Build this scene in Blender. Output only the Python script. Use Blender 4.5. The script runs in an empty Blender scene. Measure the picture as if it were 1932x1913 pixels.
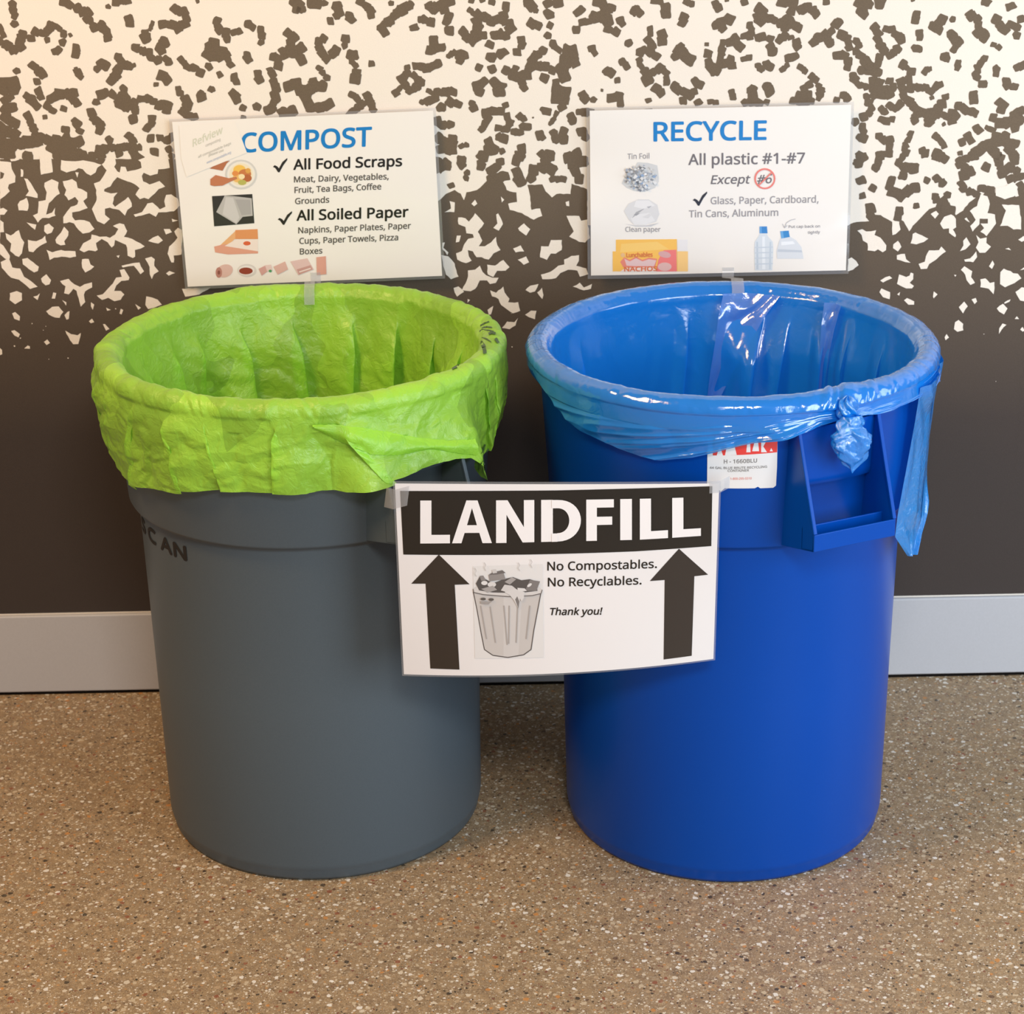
import bpy, bmesh, math, random, os
import numpy as np
from mathutils import Vector, Matrix

# ------------------------------------------------------------------ camera
SC = bpy.context.scene
COL = SC.collection
IW, IH = 1932, 1913
F_PX = 4086.06
CAM = np.array([-0.0134, -3.57244, 1.78131])
PITCH, ROLL, YAW = 0.38145, -0.02023, -0.00062
_fw = np.array([math.sin(YAW)*math.cos(PITCH), math.cos(YAW)*math.cos(PITCH), -math.sin(PITCH)])
_r0 = np.array([math.cos(YAW), -math.sin(YAW), 0.0])
_u0 = np.cross(_r0, _fw)
_R = math.cos(ROLL)*_r0 + math.sin(ROLL)*_u0
_U = -math.sin(ROLL)*_r0 + math.cos(ROLL)*_u0
cam_data = bpy.data.cameras.new('camera')
cam_data.sensor_width = 36.0
cam_data.lens = F_PX/IW*36.0
cam_data.clip_start = 0.05
cam_data.dof.use_dof = True
cam_data.dof.focus_distance = 3.15
cam_data.dof.aperture_fstop = 10.0
cam = bpy.data.objects.new('camera', cam_data)
COL.objects.link(cam)
M = Matrix(((_R[0], _U[0], -_fw[0], CAM[0]), (_R[1], _U[1], -_fw[1], CAM[1]), (_R[2], _U[2], -_fw[2], CAM[2]), (0, 0, 0, 1)))
cam.matrix_world = M
SC.camera = cam

# ------------------------------------------------------------------ world, lights, exposure
SC.view_settings.view_transform = 'Standard'
SC.view_settings.look = 'None'
SC.view_settings.gamma = 1.0
SC.view_settings.use_curve_mapping = False
SC.view_settings.exposure = 0.12
world = bpy.data.worlds.new('room_bounce')
SC.world = world
world.use_nodes = True
world.node_tree.nodes['Background'].inputs[0].default_value = (0.90, 0.93, 1.0, 1)
world.node_tree.nodes['Background'].inputs[1].default_value = 0.25

def area(name, loc, target, sx, sy, power, col):
    l = bpy.data.lights.new(name, 'AREA')
    l.shape = 'RECTANGLE'; l.size = sx; l.size_y = sy
    l.energy = power; l.color = col
    o = bpy.data.objects.new(name, l)
    o.location = loc
    o.rotation_euler = (Vector(target)-Vector(loc)).to_track_quat('-Z', 'Y').to_euler()
    COL.objects.link(o)
    return o
area('ceiling_lamp', (0.30, -3.8, 2.9), (0.0, -0.2, 0.7), 0.8, 0.5, 49, (1.0, 0.95, 0.90))
area('warm_ceiling_lamp', (-1.6, -1.4, 2.8), (-0.6, -0.4, 0.6), 0.6, 0.6, 40, (1.0, 0.62, 0.28))
area('window_light', (1.75, -2.5, 1.2), (0.8, 0.0, 0.35), 1.2, 1.4, 42, (0.78, 0.89, 1.0))
area('side_window_light', (2.7, -1.0, 1.1), (0.9, 0.0, 0.4), 0.9, 1.4, 20, (0.76, 0.88, 1.0))

# ------------------------------------------------------------------ helpers
def lin(c):
    if isinstance(c, str):
        c = [int(c[i:i+2], 16)/255 for i in (0, 2, 4)]
    return tuple(((v/12.92) if v <= 0.04045 else ((v+0.055)/1.055)**2.4) for v in c)

def mat(name, col, rough=0.5, spec=0.5, metal=0.0, coat=0.0, coat_rough=0.1):
    m = bpy.data.materials.new(name); m.use_nodes = True
    b = m.node_tree.nodes['Principled BSDF']
    b.inputs['Base Color'].default_value = (*lin(col), 1)
    b.inputs['Roughness'].default_value = rough
    b.inputs['Specular IOR Level'].default_value = spec
    b.inputs['Metallic'].default_value = metal
    b.inputs['Coat Weight'].default_value = coat
    b.inputs['Coat Roughness'].default_value = coat_rough
    return m

def nd(m, t, **k):
    n = m.node_tree.nodes.new(t)
    for a, b in k.items():
        if a == 'op': n.operation = b
        elif a == 'inp':
            for i, v in b.items(): n.inputs[i].default_value = v
        else: setattr(n, a, b)
    return n

def lk(m, a, b): m.node_tree.links.new(a, b)

def bsdf(m): return m.node_tree.nodes['Principled BSDF']

def grain(m, amount=0.06, scale=900, bump=0.1, bump_scale=600, bdist=0.0004):
    """fine mottling of the base colour and a fine surface bump"""
    b = bsdf(m)
    tc = nd(m, 'ShaderNodeTexCoord')
    n = nd(m, 'ShaderNodeTexNoise', inp={'Scale': scale, 'Detail': 3})
    lk(m, tc.outputs['Object'], n.inputs['Vector'])
    mx = nd(m, 'ShaderNodeMixRGB', blend_type='MULTIPLY', inp={'Fac': 1.0, 'Color1': b.inputs['Base Color'].default_value[:]})
    mr = nd(m, 'ShaderNodeMapRange', inp={'From Min': 0.3, 'From Max': 0.7, 'To Min': 1-amount, 'To Max': 1+amount})
    lk(m, n.outputs['Fac'], mr.inputs['Value'])
    lk(m, mr.outputs['Result'], mx.inputs['Color2'])
    lk(m, mx.outputs[0], b.inputs['Base Color'])
    if bump:
        n2 = nd(m, 'ShaderNodeTexNoise', inp={'Scale': bump_scale, 'Detail': 2})
        lk(m, tc.outputs['Object'], n2.inputs['Vector'])
        bp = nd(m, 'ShaderNodeBump', inp={'Strength': bump, 'Distance': bdist})
        lk(m, n2.outputs['Fac'], bp.inputs['Height'])
        lk(m, bp.outputs[0], b.inputs['Normal'])
    return m

def mesh_obj(name, verts, faces, mats, parent=None, smooth=False, mi=None):
    me = bpy.data.meshes.new(name)
    me.from_pydata([tuple(map(float, v)) for v in verts], [], faces)
    for m in (mats if isinstance(mats, (list, tuple)) else [mats]): me.materials.append(m)
    if mi is not None: me.polygons.foreach_set('material_index', mi)
    if smooth: me.polygons.foreach_set('use_smooth', [True]*len(me.polygons))
    me.update()
    o = bpy.data.objects.new(name, me)
    COL.objects.link(o)
    if parent: o.parent = parent
    return o

def grid_obj(name, P, mats, parent=None, closed_u=False, smooth=True):
    """P: array (rows, cols, 3) -> quad grid mesh"""
    nr, nc, _ = P.shape
    me = bpy.data.meshes.new(name)
    idx = np.arange(nr*nc).reshape(nr, nc)
    if closed_u: idx = np.concatenate([idx, idx[:, :1]], 1)
    q = np.stack([idx[:-1, :-1], idx[:-1, 1:], idx[1:, 1:], idx[1:, :-1]], -1).reshape(-1, 4)
    me.vertices.add(nr*nc); me.vertices.foreach_set('co', P.reshape(-1).astype(np.float32))
    me.loops.add(q.size); me.loops.foreach_set('vertex_index', q.reshape(-1).astype(np.int32))
    me.polygons.add(len(q)); me.polygons.foreach_set('loop_start', (np.arange(len(q))*4).astype(np.int32))
    me.polygons.foreach_set('loop_total', np.full(len(q), 4, np.int32))
    me.update(calc_edges=True); me.validate()
    if smooth: me.polygons.foreach_set('use_smooth', [True]*len(me.polygons))
    for m in (mats if isinstance(mats, (list, tuple)) else [mats]): me.materials.append(m)
    o = bpy.data.objects.new(name, me); COL.objects.link(o)
    if parent: o.parent = parent
    return o

def thing(name, loc, label, cat, group=None):
    o = bpy.data.objects.new(name, None); COL.objects.link(o)
    o.empty_display_size = 0.05
    o.location = loc; o['label'] = label; o['category'] = cat
    if group: o['group'] = group
    return o

def box_vf(x0, x1, y0, y1, z0, z1):
    v = [(x, y, z) for x in (x0, x1) for y in (y0, y1) for z in (z0, z1)]
    f = [(0, 1, 3, 2), (4, 6, 7, 5), (0, 4, 5, 1), (2, 3, 7, 6), (0, 2, 6, 4), (1, 5, 7, 3)]
    return v, f

def bevelled(o, w, seg=2):
    b = o.modifiers.new('bevel', 'BEVEL'); b.width = w; b.segments = seg; b.limit_method = 'ANGLE'
    return o

# photograph measurements -> points in the room
def ray(x, y):
    d = _fw + _R*(x-IW/2)/F_PX - _U*(y-IH/2)/F_PX
    return d
def at_y(x, y, Y):
    d = ray(x, y); return CAM + d*(Y-CAM[1])/d[1]
def project(X):
    d = np.asarray(X)-CAM; z = d@_fw
    return np.array([IW/2+F_PX*(d@_R)/z, IH/2-F_PX*(d@_U)/z])

# noise fields (numpy), periodic in x
def tab(seed, nx, ny): return np.random.RandomState(seed).uniform(-1, 1, (nx, ny))
def vnoise(x, y, seed, nx, ny=64):
    T = tab(seed, nx, ny); xi = np.floor(x).astype(int); yi = np.floor(y).astype(int)
    fx = x-xi; fy = y-yi; fx = fx*fx*(3-2*fx); fy = fy*fy*(3-2*fy)
    g = lambda a, b: T[a % nx, b % ny]
    return (g(xi, yi)*(1-fx)+g(xi+1, yi)*fx)*(1-fy)+(g(xi, yi+1)*(1-fx)+g(xi+1, yi+1)*fx)*fy
def trinoise(x, y, seed, nx, ny=64):
    """piecewise-linear facets: crumpled film"""
    T = tab(seed, nx, ny); xi = np.floor(x).astype(int); yi = np.floor(y).astype(int)
    fx = x-xi; fy = y-yi
    a = T[xi % nx, yi % ny]; b = T[(xi+1) % nx, yi % ny]; c = T[xi % nx, (yi+1) % ny]; d = T[(xi+1) % nx, (yi+1) % ny]
    up = fx > fy
    return np.where(up, a+(b-a)*fx+(d-b)*fy, a+(c-a)*fy+(d-c)*fx)
def crumple(U, Z, seed, n, zs):
    """U angle in turns 0..1, n lattice cells around, zs cells per metre"""
    wx = 0.9*vnoise(U*n*0.5, Z*zs*0.5, seed+1, max(2, n//2)); wy = 0.9*vnoise(U*n*0.5+7, Z*zs*0.5+3, seed+2, max(2, n//2))
    return trinoise(U*n+wx, Z*zs+wy, seed, n)
def smooth01(x): x = np.clip(x, 0, 1); return x*x*(3-2*x)
# ------------------------------------------------------------------ floor
fl = bpy.data.materials.new('exposed_aggregate_concrete'); fl.use_nodes = True
b = bsdf(fl)
tc = nd(fl, 'ShaderNodeTexCoord')
wn = nd(fl, 'ShaderNodeTexNoise', inp={'Scale': 260.0, 'Detail': 2})
lk(fl, tc.outputs['Object'], wn.inputs['Vector'])
wm = nd(fl, 'ShaderNodeVectorMath', op='MULTIPLY_ADD')
lk(fl, wn.outputs['Color'], wm.inputs[0]); wm.inputs[1].default_value = (0.0045,)*3
lk(fl, tc.outputs['Object'], wm.inputs[2])
base = nd(fl, 'ShaderNodeTexNoise', inp={'Scale': 55.0, 'Detail': 6, 'Roughness': 0.75})
lk(fl, tc.outputs['Object'], base.inputs['Vector'])
cr = nd(fl, 'ShaderNodeValToRGB')
cr.color_ramp.elements[0].position = 0.3; cr.color_ramp.elements[0].color = (*lin('7d6850'), 1)
cr.color_ramp.elements[1].position = 0.7; cr.color_ramp.elements[1].color = (*lin('b0946f'), 1)
lk(fl, base.outputs['Fac'], cr.inputs[0])
cur = cr.outputs[0]
RAMPS = [
    [(0.0, '2e2a26'), (0.07, '5e4636'), (0.13, '8b5038'), (0.19, 'c48648'), (0.27, 'b59a78'), (0.45, 'c9b698'), (0.68, 'd8cab2'), (0.86, 'ece6da')],
    [(0.0, '2a2623'), (0.10, '7a4a3a'), (0.17, 'b98a58'), (0.30, 'a8957c'), (0.50, 'cdbb9e'), (0.75, 'e2d8c6'), (0.93, 'f4f0e6')],
    [(0.0, '39322b'), (0.22, '7c6a56'), (0.5, 'b7a284'), (0.8, 'd6c8ae'), (0.95, 'f0e9da')]]
for k, (scale, prob, size) in enumerate(((560.0, 0.62, 0.45), (195.0, 0.50, 0.46), (98.0, 0.36, 0.42))):
    sc = nd(fl, 'ShaderNodeMapping', inp={'Location': (k*3.1, k*1.7, 0), 'Rotation': (0, 0, 0.5*k)})
    lk(fl, wm.outputs[0], sc.inputs['Vector'])
    vo = nd(fl, 'ShaderNodeTexVoronoi', voronoi_dimensions='2D', inp={'Scale': scale})
    lk(fl, sc.outputs[0], vo.inputs['Vector'])
    sp = nd(fl, 'ShaderNodeSeparateColor'); lk(fl, vo.outputs['Color'], sp.inputs[0])
    # radius of the stone in its cell
    rad = nd(fl, 'ShaderNodeMapRange', inp={'From Min': 1-prob, 'From Max': 1.0, 'To Min': 0.10, 'To Max': size}); lk(fl, sp.outputs[1], rad.inputs[0])
    lt = nd(fl, 'ShaderNodeMath', op='LESS_THAN'); lk(fl, vo.outputs['Distance'], lt.inputs[0]); lk(fl, rad.outputs[0], lt.inputs[1])
    has = nd(fl, 'ShaderNodeMath', op='GREATER_THAN'); lk(fl, sp.outputs[1], has.inputs[0]); has.inputs[1].default_value = 1-prob
    mk = nd(fl, 'ShaderNodeMath', op='MULTIPLY'); lk(fl, lt.outputs[0], mk.inputs[0]); lk(fl, has.outputs[0], mk.inputs[1])
    mk2 = nd(fl, 'ShaderNodeMath', op='MULTIPLY', inp={1: 0.80}); lk(fl, mk.outputs[0], mk2.inputs[0])
    rp = nd(fl, 'ShaderNodeValToRGB'); rp.color_ramp.interpolation = 'CONSTANT'
    R = RAMPS[2-k]
    rp.color_ramp.elements[0].position = R[0][0]; rp.color_ramp.elements[0].color = (*lin(R[0][1]), 1)
    rp.color_ramp.elements[1].position = R[1][0]; rp.color_ramp.elements[1].color = (*lin(R[1][1]), 1)
    for p_, c_ in R[2:]:
        e = rp.color_ramp.elements.new(p_); e.color = (*lin(c_), 1)
    lk(fl, sp.outputs[0], rp.inputs[0])
    mx = nd(fl, 'ShaderNodeMixRGB'); lk(fl, mk2.outputs[0], mx.inputs[0]); lk(fl, cur, mx.inputs[1]); lk(fl, rp.outputs[0], mx.inputs[2])
    cur = mx.outputs[0]
lk(fl, cur, b.inputs['Base Color'])
b.inputs['Roughness'].default_value = 0.42
b.inputs['Specular IOR Level'].default_value = 0.35
bn = nd(fl, 'ShaderNodeBump', inp={'Strength': 0.12, 'Distance': 0.0006}); lk(fl, base.outputs['Fac'], bn.inputs['Height']); lk(fl, bn.outputs[0], b.inputs['Normal'])
v, f = box_vf(-3, 3, -6, 0.12, -0.1, 0)
o = mesh_obj('floor', v, f, fl); o['kind'] = 'structure'

# ------------------------------------------------------------------ wall with printed paper
white_m = grain(mat('wallpaper_white', 'efe6d9', 0.75, 0.25), 0.03, 700, 0.25, 450, 0.0006)
dark_m = grain(mat('wallpaper_charcoal', '64574a', 0.75, 0.25), 0.10, 900, 0.25, 450, 0.0006)
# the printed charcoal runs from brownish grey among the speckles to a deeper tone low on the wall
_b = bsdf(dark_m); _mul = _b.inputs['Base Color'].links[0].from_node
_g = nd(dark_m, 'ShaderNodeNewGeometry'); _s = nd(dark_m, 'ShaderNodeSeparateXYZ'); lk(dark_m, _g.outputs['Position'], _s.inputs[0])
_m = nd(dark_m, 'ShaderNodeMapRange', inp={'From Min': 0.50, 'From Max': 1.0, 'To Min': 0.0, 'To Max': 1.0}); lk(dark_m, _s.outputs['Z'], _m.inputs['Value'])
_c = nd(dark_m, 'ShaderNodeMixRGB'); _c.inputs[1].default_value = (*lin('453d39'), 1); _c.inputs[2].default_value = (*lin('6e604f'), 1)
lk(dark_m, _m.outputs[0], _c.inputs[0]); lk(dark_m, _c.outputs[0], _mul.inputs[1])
v, f = box_vf(-3, 3, 0, 0.12, 0, 3.0)
wall = mesh_obj('wall_back', v, f, white_m); wall['kind'] = 'structure'

rnd = random.Random(11)
chips_v, chips_f, chips_m = [], [], []
ZL = [0.0]
def add_chip(pts, Y, m):
    n = len(chips_v)
    chips_v.extend((x, Y, z) for x, z in pts); chips_f.append(tuple(range(n, n+len(pts)))); chips_m.append(m)
def chip(cx, cz, size, Y, m, ang=None, asp=None):
    a0 = rnd.uniform(0, math.pi) if ang is None else ang
    asp = asp or rnd.uniform(0.7, 1.0)
    n = rnd.choice((4, 4, 4, 5))
    cs = []
    for i in range(n):
        a = -(2*math.pi*(i+0.5)/n) + rnd.uniform(-0.20, 0.20)
        r = size*0.5*(1.38 if n == 4 else 1.16)*rnd.uniform(0.84, 1.10)
        cs.append((r*math.cos(a), r*math.sin(a)*asp))
    pts = []
    for i in range(n):   # each corner is nibbled off, each side a little uneven
        (x0, z0), (x1, z1) = cs[i], cs[(i+1) % n]
        for t in (rnd.uniform(.08, .2), rnd.uniform(.42, .58), rnd.uniform(.8, .92)):
            x = x0+(x1-x0)*t+rnd.uniform(-.035, .035)*size; z = z0+(z1-z0)*t+rnd.uniform(-.035, .035)*size
            pts.append((cx + x*math.cos(a0)-z*math.sin(a0), cz + x*math.sin(a0)+z*math.cos(a0)))
    # clockwise seen from -y so that the normals face the room
    add_chip(pts[::-1], Y, m)
def wnoise(x, z, s, seed):
    return float(vnoise(np.array([x*s+500.0]), np.array([z*s+40.0]), seed, 64)[0])
# speckles read off the wallpaper: dark chips strung along short strokes, pale islands in the dark zone.
# each block: (x0, y0, step) of its measuring grid, then "width: x,y x,y ..." strokes
DARK = {
(0, 0, 4.83): """8:12,4 12,9 13,14|7:13,22|8:0,26 3,31|9:0,37 6,41 12,45 17,43|9:21,31 18,38 19,43|8:28,35|8:32,29 38,30|9:46,23 43,28|6:42,32 43,36|6:48,22 54,26 58,29|4:64,32|8:58,32 57,38|8:51,47 53,46
8:69,44 69,50|9:58,2 63,4|9:72,7 75,10|10:79,11 80,17|9:83,19 86,25 92,25 96,28|9:93,22 98,31|8:98,35|5:99,6|7:105,2 110,1 116,1|9:118,18 118,21|9:132,30 133,35|4:137,27 139,21|9:149,22 157,23 163,25 168,22
8:169,17 168,11|9:160,8 163,10|4:180,1|8:124,44 131,47 136,47|9:138,53 144,55|8:151,53 154,56|9:149,37 151,40|8:145,44 147,47|7:165,54 168,58 171,61|9:177,62 183,66|8:190,61|12:192,42 190,49|10:31,60 36,65 39,68|7:34,74|7:15,65
14:4,75 12,76|12:3,82 12,82|7:3,92 9,89|10:4,100 10,98|10:5,106 9,110 13,112|8:25,88 28,91 33,96|8:35,83 37,88|7:30,90|10:46,90 54,86 62,86 67,84|9:66,90 70,94|8:43,97 48,101|5:41,107|6:58,99|8:71,66 73,69|4:69,63
9:92,58 96,59|8:89,63|8:108,52 111,56|8:110,59 118,60|5:122,60|9:107,64 105,69 101,73|11:148,69 152,72|5:142,77|7:163,81 164,85|9:183,86 184,88|6:192,81|9:170,92 171,97 167,102 171,105|8:177,106|9:92,86 96,85|8:88,93
9:102,86 108,89 113,86|8:113,81|10:115,91 122,93|9:108,95 115,98 122,97 124,101|8:128,90 135,90 140,92|11:146,96 152,96|8:152,101|9:121,108|9:83,103 86,109 91,113 91,119|8:69,110 71,113|8:73,119|8:139,108 138,113 134,116
8:26,105 28,112 31,118 33,124|8:60,118 61,124|8:137,126|8:141,138|8:146,126 152,128 158,124|8:154,136 156,142|11:0,116 6,120 13,122|12:0,126|12:2,132 10,132 18,131 26,130 34,130|12:2,140 8,140|10:38,125 45,128 52,128 60,128 67,130 72,129
10:47,134 54,136 60,134|12:52,140 60,142 68,141 75,142|10:25,142|8:100,128 102,134 108,135 115,134 121,133 127,135|8:118,124 121,128|10:90,136 96,136|10:84,142 92,142|8:109,140|10:122,140 126,144""",
(400, 0, 4.83): """10:2,40 3,46 9,47|10:2,52 12,50|7:14,55 17,59|8:5,19 5,24 7,28|9:13,30 14,35|7:20,30 24,28|9:33,22 36,24|8:44,28 45,33|7:45,39|8:32,51 33,53|6:7,68|8:21,71 22,74|9:42,68 43,72|6:0,81|10:20,86 22,90|8:28,98|5:29,107|8:41,97
10:75,2 79,4|7:77,9 83,9|10:91,3 97,4|7:103,3|10:114,5 116,11|8:114,14|7:108,19|9:125,14 127,17|8:135,1 140,5 145,10|7:145,14|6:163,3|9:180,5 173,9 167,14 162,19 156,23|8:154,25 157,29|8:192,18|8:184,25|10:70,31 74,34|9:72,40
10:66,46 74,48 80,44|9:79,51 81,54|9:66,50 60,54|8:56,52|9:61,60|8:53,64 55,68|8:101,35 97,38 97,43 100,48 104,53|9:110,49 113,46|8:121,36 121,41|9:126,50 129,50|6:127,56 131,60|10:132,67 131,72|7:145,58|7:98,62 101,66|7:105,71
9:56,76 58,80|10:57,86 58,89|9:56,94 54,99 51,101|10:70,78 76,76|11:80,82 88,82 93,78 100,79|9:92,74|12:85,88 88,94|10:90,98 98,98 106,95|9:64,101 70,103 74,101|9:66,106 72,106|7:128,87 132,90|8:141,87 144,93 147,100|8:137,95 132,99 126,104
6:118,107|6:178,61|8:186,60 191,60|8:178,67 173,72 176,77 180,82 186,80 190,75 184,69|7:171,81 168,85|6:192,93""",
(800, 0, 4.83): """10:5,6 9,8 16,4 23,2|9:19,9|10:22,16 21,19|10:24,28|8:1,18 6,20|10:9,37 8,44|10:14,43|8:5,46|6:23,51 27,48|10:32,50 36,50|8:33,55|9:2,62 8,60 12,58|6:43,0|6:53,0|7:62,1|6:42,9 45,12|9:50,13 56,16 62,19 70,18|9:72,15 73,20
10:78,22 79,26|9:70,30 65,32 74,32|9:48,19 49,25 46,30|9:36,29 39,34 44,37 50,33 54,32|7:75,6 75,9|10:95,2 97,4|7:101,9|10:98,21 103,23|10:113,3|10:122,3|11:114,13|7:115,23|8:113,32|9:60,41|9:61,52 62,53|9:69,49 72,48|8:89,36 89,41
8:85,47|7:50,62|8:62,63|11:48,78 54,75|9:51,84|11:64,76 69,79|9:66,84 70,84|9:74,64 80,66|7:84,62|10:82,70 88,70 94,68|8:89,76 91,80|9:108,46 102,50 99,54 97,59|9:95,63 104,60 111,61 117,64|9:110,71|8:117,40 122,45|13:131,48 130,56
10:136,46 138,57|13:125,63 127,70|7:120,75|12:122,82 128,84|12:120,89 127,91|8:126,97|10:158,1 163,4 167,9|7:171,7|12:156,16 164,14 167,20|9:168,26 174,29|8:191,10|8:140,11 143,9|8:145,20 150,20|8:139,27|7:179,18 181,21|8:187,39
7:153,44 155,48|8:181,56 184,60|9:167,65 170,66|7:176,73|3:162,82|9:145,87 147,89|7:154,91|10:171,89 178,88|8:179,94|9:12,84 20,84 26,84|5:4,83 8,85|8:3,92 10,90|9:16,98|9:24,93 31,95|8:44,95 46,99|9:56,103 64,101 70,101|7:74,96
8:76,106 78,112 76,117|8:58,109 56,113|8:53,117|7:68,117 74,118|9:68,125 73,127|7:82,120 88,121|8:90,115 94,116|7:88,106 90,108|8:109,100 112,101|5:121,103 118,109 115,113|9:134,106 136,110|8:143,102 150,102|9:106,123 107,125
9:118,121 121,127 127,127|8:127,120|9:144,120 147,125|2:99,107|9:12,110 17,114 24,114|10:14,126 20,130 26,131|9:26,127|10:16,136 26,137|6:34,133 38,132""",
(800, 200, 4.348): """10:53,30 54,36|10:48,41 47,48|9:57,36|6:64,37|9:80,35 79,41 76,45|9:97,40 100,44|9:103,40|11:98,50 104,52|10:90,53|10:118,42 125,40|11:122,48 130,46|9:125,54 127,60|8:30,45 31,48|10:11,46 18,48 10,52|6:35,55 35,59|6:22,65
9:55,52 60,50|7:62,46|10:56,60 65,58|10:76,55 79,61|9:88,59|7:106,60 114,60""",
(1200, 0, 4.83): """7:17,1 22,1|9:1,8 3,11|9:27,7 27,13|9:43,16 42,20|7:47,2 51,4|8:73,4 75,7|4:83,0|7:99,2|9:77,20 73,23|9:79,26|10:84,17 86,18|11:113,9 115,13|11:111,16 113,18|8:122,17 125,18|10:134,2|10:143,3 142,10|9:150,9 157,6|8:161,10 164,13
10:139,17 141,21|9:133,21 135,25|9:146,23 148,25|6:13,26 13,31|9:12,37 14,42|10:24,31 24,37|9:4,47 7,46|8:13,48 18,52|6:3,55 5,60|11:8,65 10,72|9:15,66 21,63|7:23,61 27,66|7:28,72 28,75|9:35,79 37,81|10:19,81 23,84|6:11,91|9:55,75 58,77
9:45,84 49,87|8:53,84|8:43,92|8:57,93|6:68,93 72,93|4:64,40|8:65,49|8:66,56 67,59|11:40,47 45,50 49,54|9:36,52|7:41,42|7:79,39 78,45 78,51|9:77,58 83,58|9:86,54 87,60|10:71,63 73,65|8:85,39 91,35|9:93,40 95,42|8:99,33 105,31
9:103,33|6:104,23 105,28|6:99,54 103,53|9:112,34 115,34|8:122,36|9:123,43 124,47|9:131,36 135,33|6:141,34|8:146,38 147,42|8:112,60 114,62|9:119,59 122,61|9:139,53 144,52|6:138,59 134,63|6:149,61 154,65|7:160,69 164,73|7:166,79 168,83 167,89
8:158,77 153,81|10:149,87 156,87|8:143,91 150,93 159,92|10:120,79 122,83|10:106,82 107,87|9:100,93 107,92 112,94|7:119,93|7:87,84 88,88""",
(1532, 0, 4.83): """7:13,1|8:1,9|9:22,22 24,20|9:17,28 12,31|10:6,34 2,38|9:14,36 16,39|9:27,32 31,34|7:33,40 34,44|8:41,38 43,41|8:40,47 44,50|10:24,50 29,51|8:33,56|8:32,61|10:44,2 52,4|10:62,3|10:45,10 47,12|8:57,25 60,30|9:60,36 62,42 66,46
8:68,27 73,27 76,31|9:80,34 81,36|8:72,50 78,45|8:62,52 60,57|12:50,58 54,63|9:46,64 60,66|9:37,69 39,72|7:42,77 49,79|9:29,87 32,89|6:23,91|4:92,0|8:95,14 95,18|7:98,30 98,34|8:94,44 97,45|10:111,24 115,27|9:118,18 116,21|6:128,18
10:127,31 130,36|9:134,38 130,44|9:121,52 122,53|8:133,58 133,61|9:144,13 146,15|8:151,17 151,23|10:152,29 156,33 158,31|9:158,2|9:181,6|9:168,18 172,23 175,27|9:182,23 187,25|8:186,32|8:191,18|6:166,41 170,43|8:157,54 154,58|9:151,62 150,68
7:151,71|8:155,77 157,77|8:168,63 168,66|8:188,61 192,60|9:177,75 178,78|8:184,79|10:147,87 148,90|7:103,65 106,63|8:83,59 85,61|8:90,65|7:88,71 89,77|8:90,81 96,80 103,80 108,83|8:113,79 117,77|9:56,74 62,75|8:71,74|9:56,80 66,82 74,80
9:81,75 82,81|9:58,87 64,86 70,86|8:50,88|8:52,93|9:84,87 88,92 93,97|8:80,95 76,99 71,97|8:54,99 52,103|9:47,106|9:40,111|8:46,115 47,120|9:44,125 47,126|8:64,100 66,102|8:64,109 68,110|6:73,109|11:98,102 106,103 112,103|11:108,108 106,112
8:93,107 94,110|10:115,98|9:119,94|7:122,88|8:120,105 124,107|4:120,113|5:109,89|9:128,103 132,105|9:128,110|8:133,96 138,99 144,102 149,103|8:171,93 175,96|8:172,101|8:165,107|11:171,112 178,112 186,108|8:184,104 190,101|10:185,116 190,110
8:150,117 152,119|6:160,117 165,119|10:168,124 175,124|10:180,130 185,130|9:62,125 65,128|8:71,127 70,134|8:63,142 70,140|7:90,122 88,127|7:85,132 85,139|8:101,137 103,140|8:113,124 117,128|7:120,133|8:142,124 144,128|8:136,130|5:135,139
9:113,142 120,144|9:165,130 158,134 152,139|9:148,143|9:166,138 171,144|9:180,136 184,142|7:43,142 47,144""",
(1582, 250, 4.554): """9:18,20 17,26 21,23|8:35,20 34,27 32,30|7:55,21 51,26|7:74,18|9:84,19 91,22|10:56,30 64,31|8:55,37|9:45,41 44,46|10:47,52 53,54 59,50 66,47|6:76,41|8:84,40 89,43|9:20,41|7:30,48|6:21,54|6:67,63|9:104,27 109,31|10:108,37 113,34
8:105,44 107,48|8:113,51 119,53|8:123,48 131,49|8:128,55 134,57|7:140,59 148,57|8:104,25 112,22 118,16 125,11 134,9 143,8 150,10|8:130,13 134,18 137,23 139,30|8:127,30|8:147,14 151,24|9:140,35 147,30 153,33|8:148,40 155,38|8:156,46 158,55
7:83,55 83,58|7:94,53|10:90,60|10:96,66 88,65|9:27,65 28,72|9:52,68 51,72""",
}
ZONES = [((0, 300, 4.783), '0,0 164,0 172,120 172,300 0,300'),
((800, 200, 4.348), '4,76 12,78 18,72 25,69 30,72 33,77 35,71 43,69 49,64 54,60 57,56 62,58 66,64 68,69 76,71 76,79 69,80 70,85 80,88 90,93 97,90 95,84 88,85 87,74 85,65 97,64 100,70 105,75 109,72 120,72 121,64 134,68 134,220 4,220'),
((1582, 250, 4.554), '8,80 13,77 26,76 30,70 36,71 46,77 46,87 52,85 52,74 56,76 61,85 64,80 78,66 95,60 101,71 107,67 112,60 118,56 124,54 132,50 145,58 150,56 172,50 172,195 8,195')]
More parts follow.
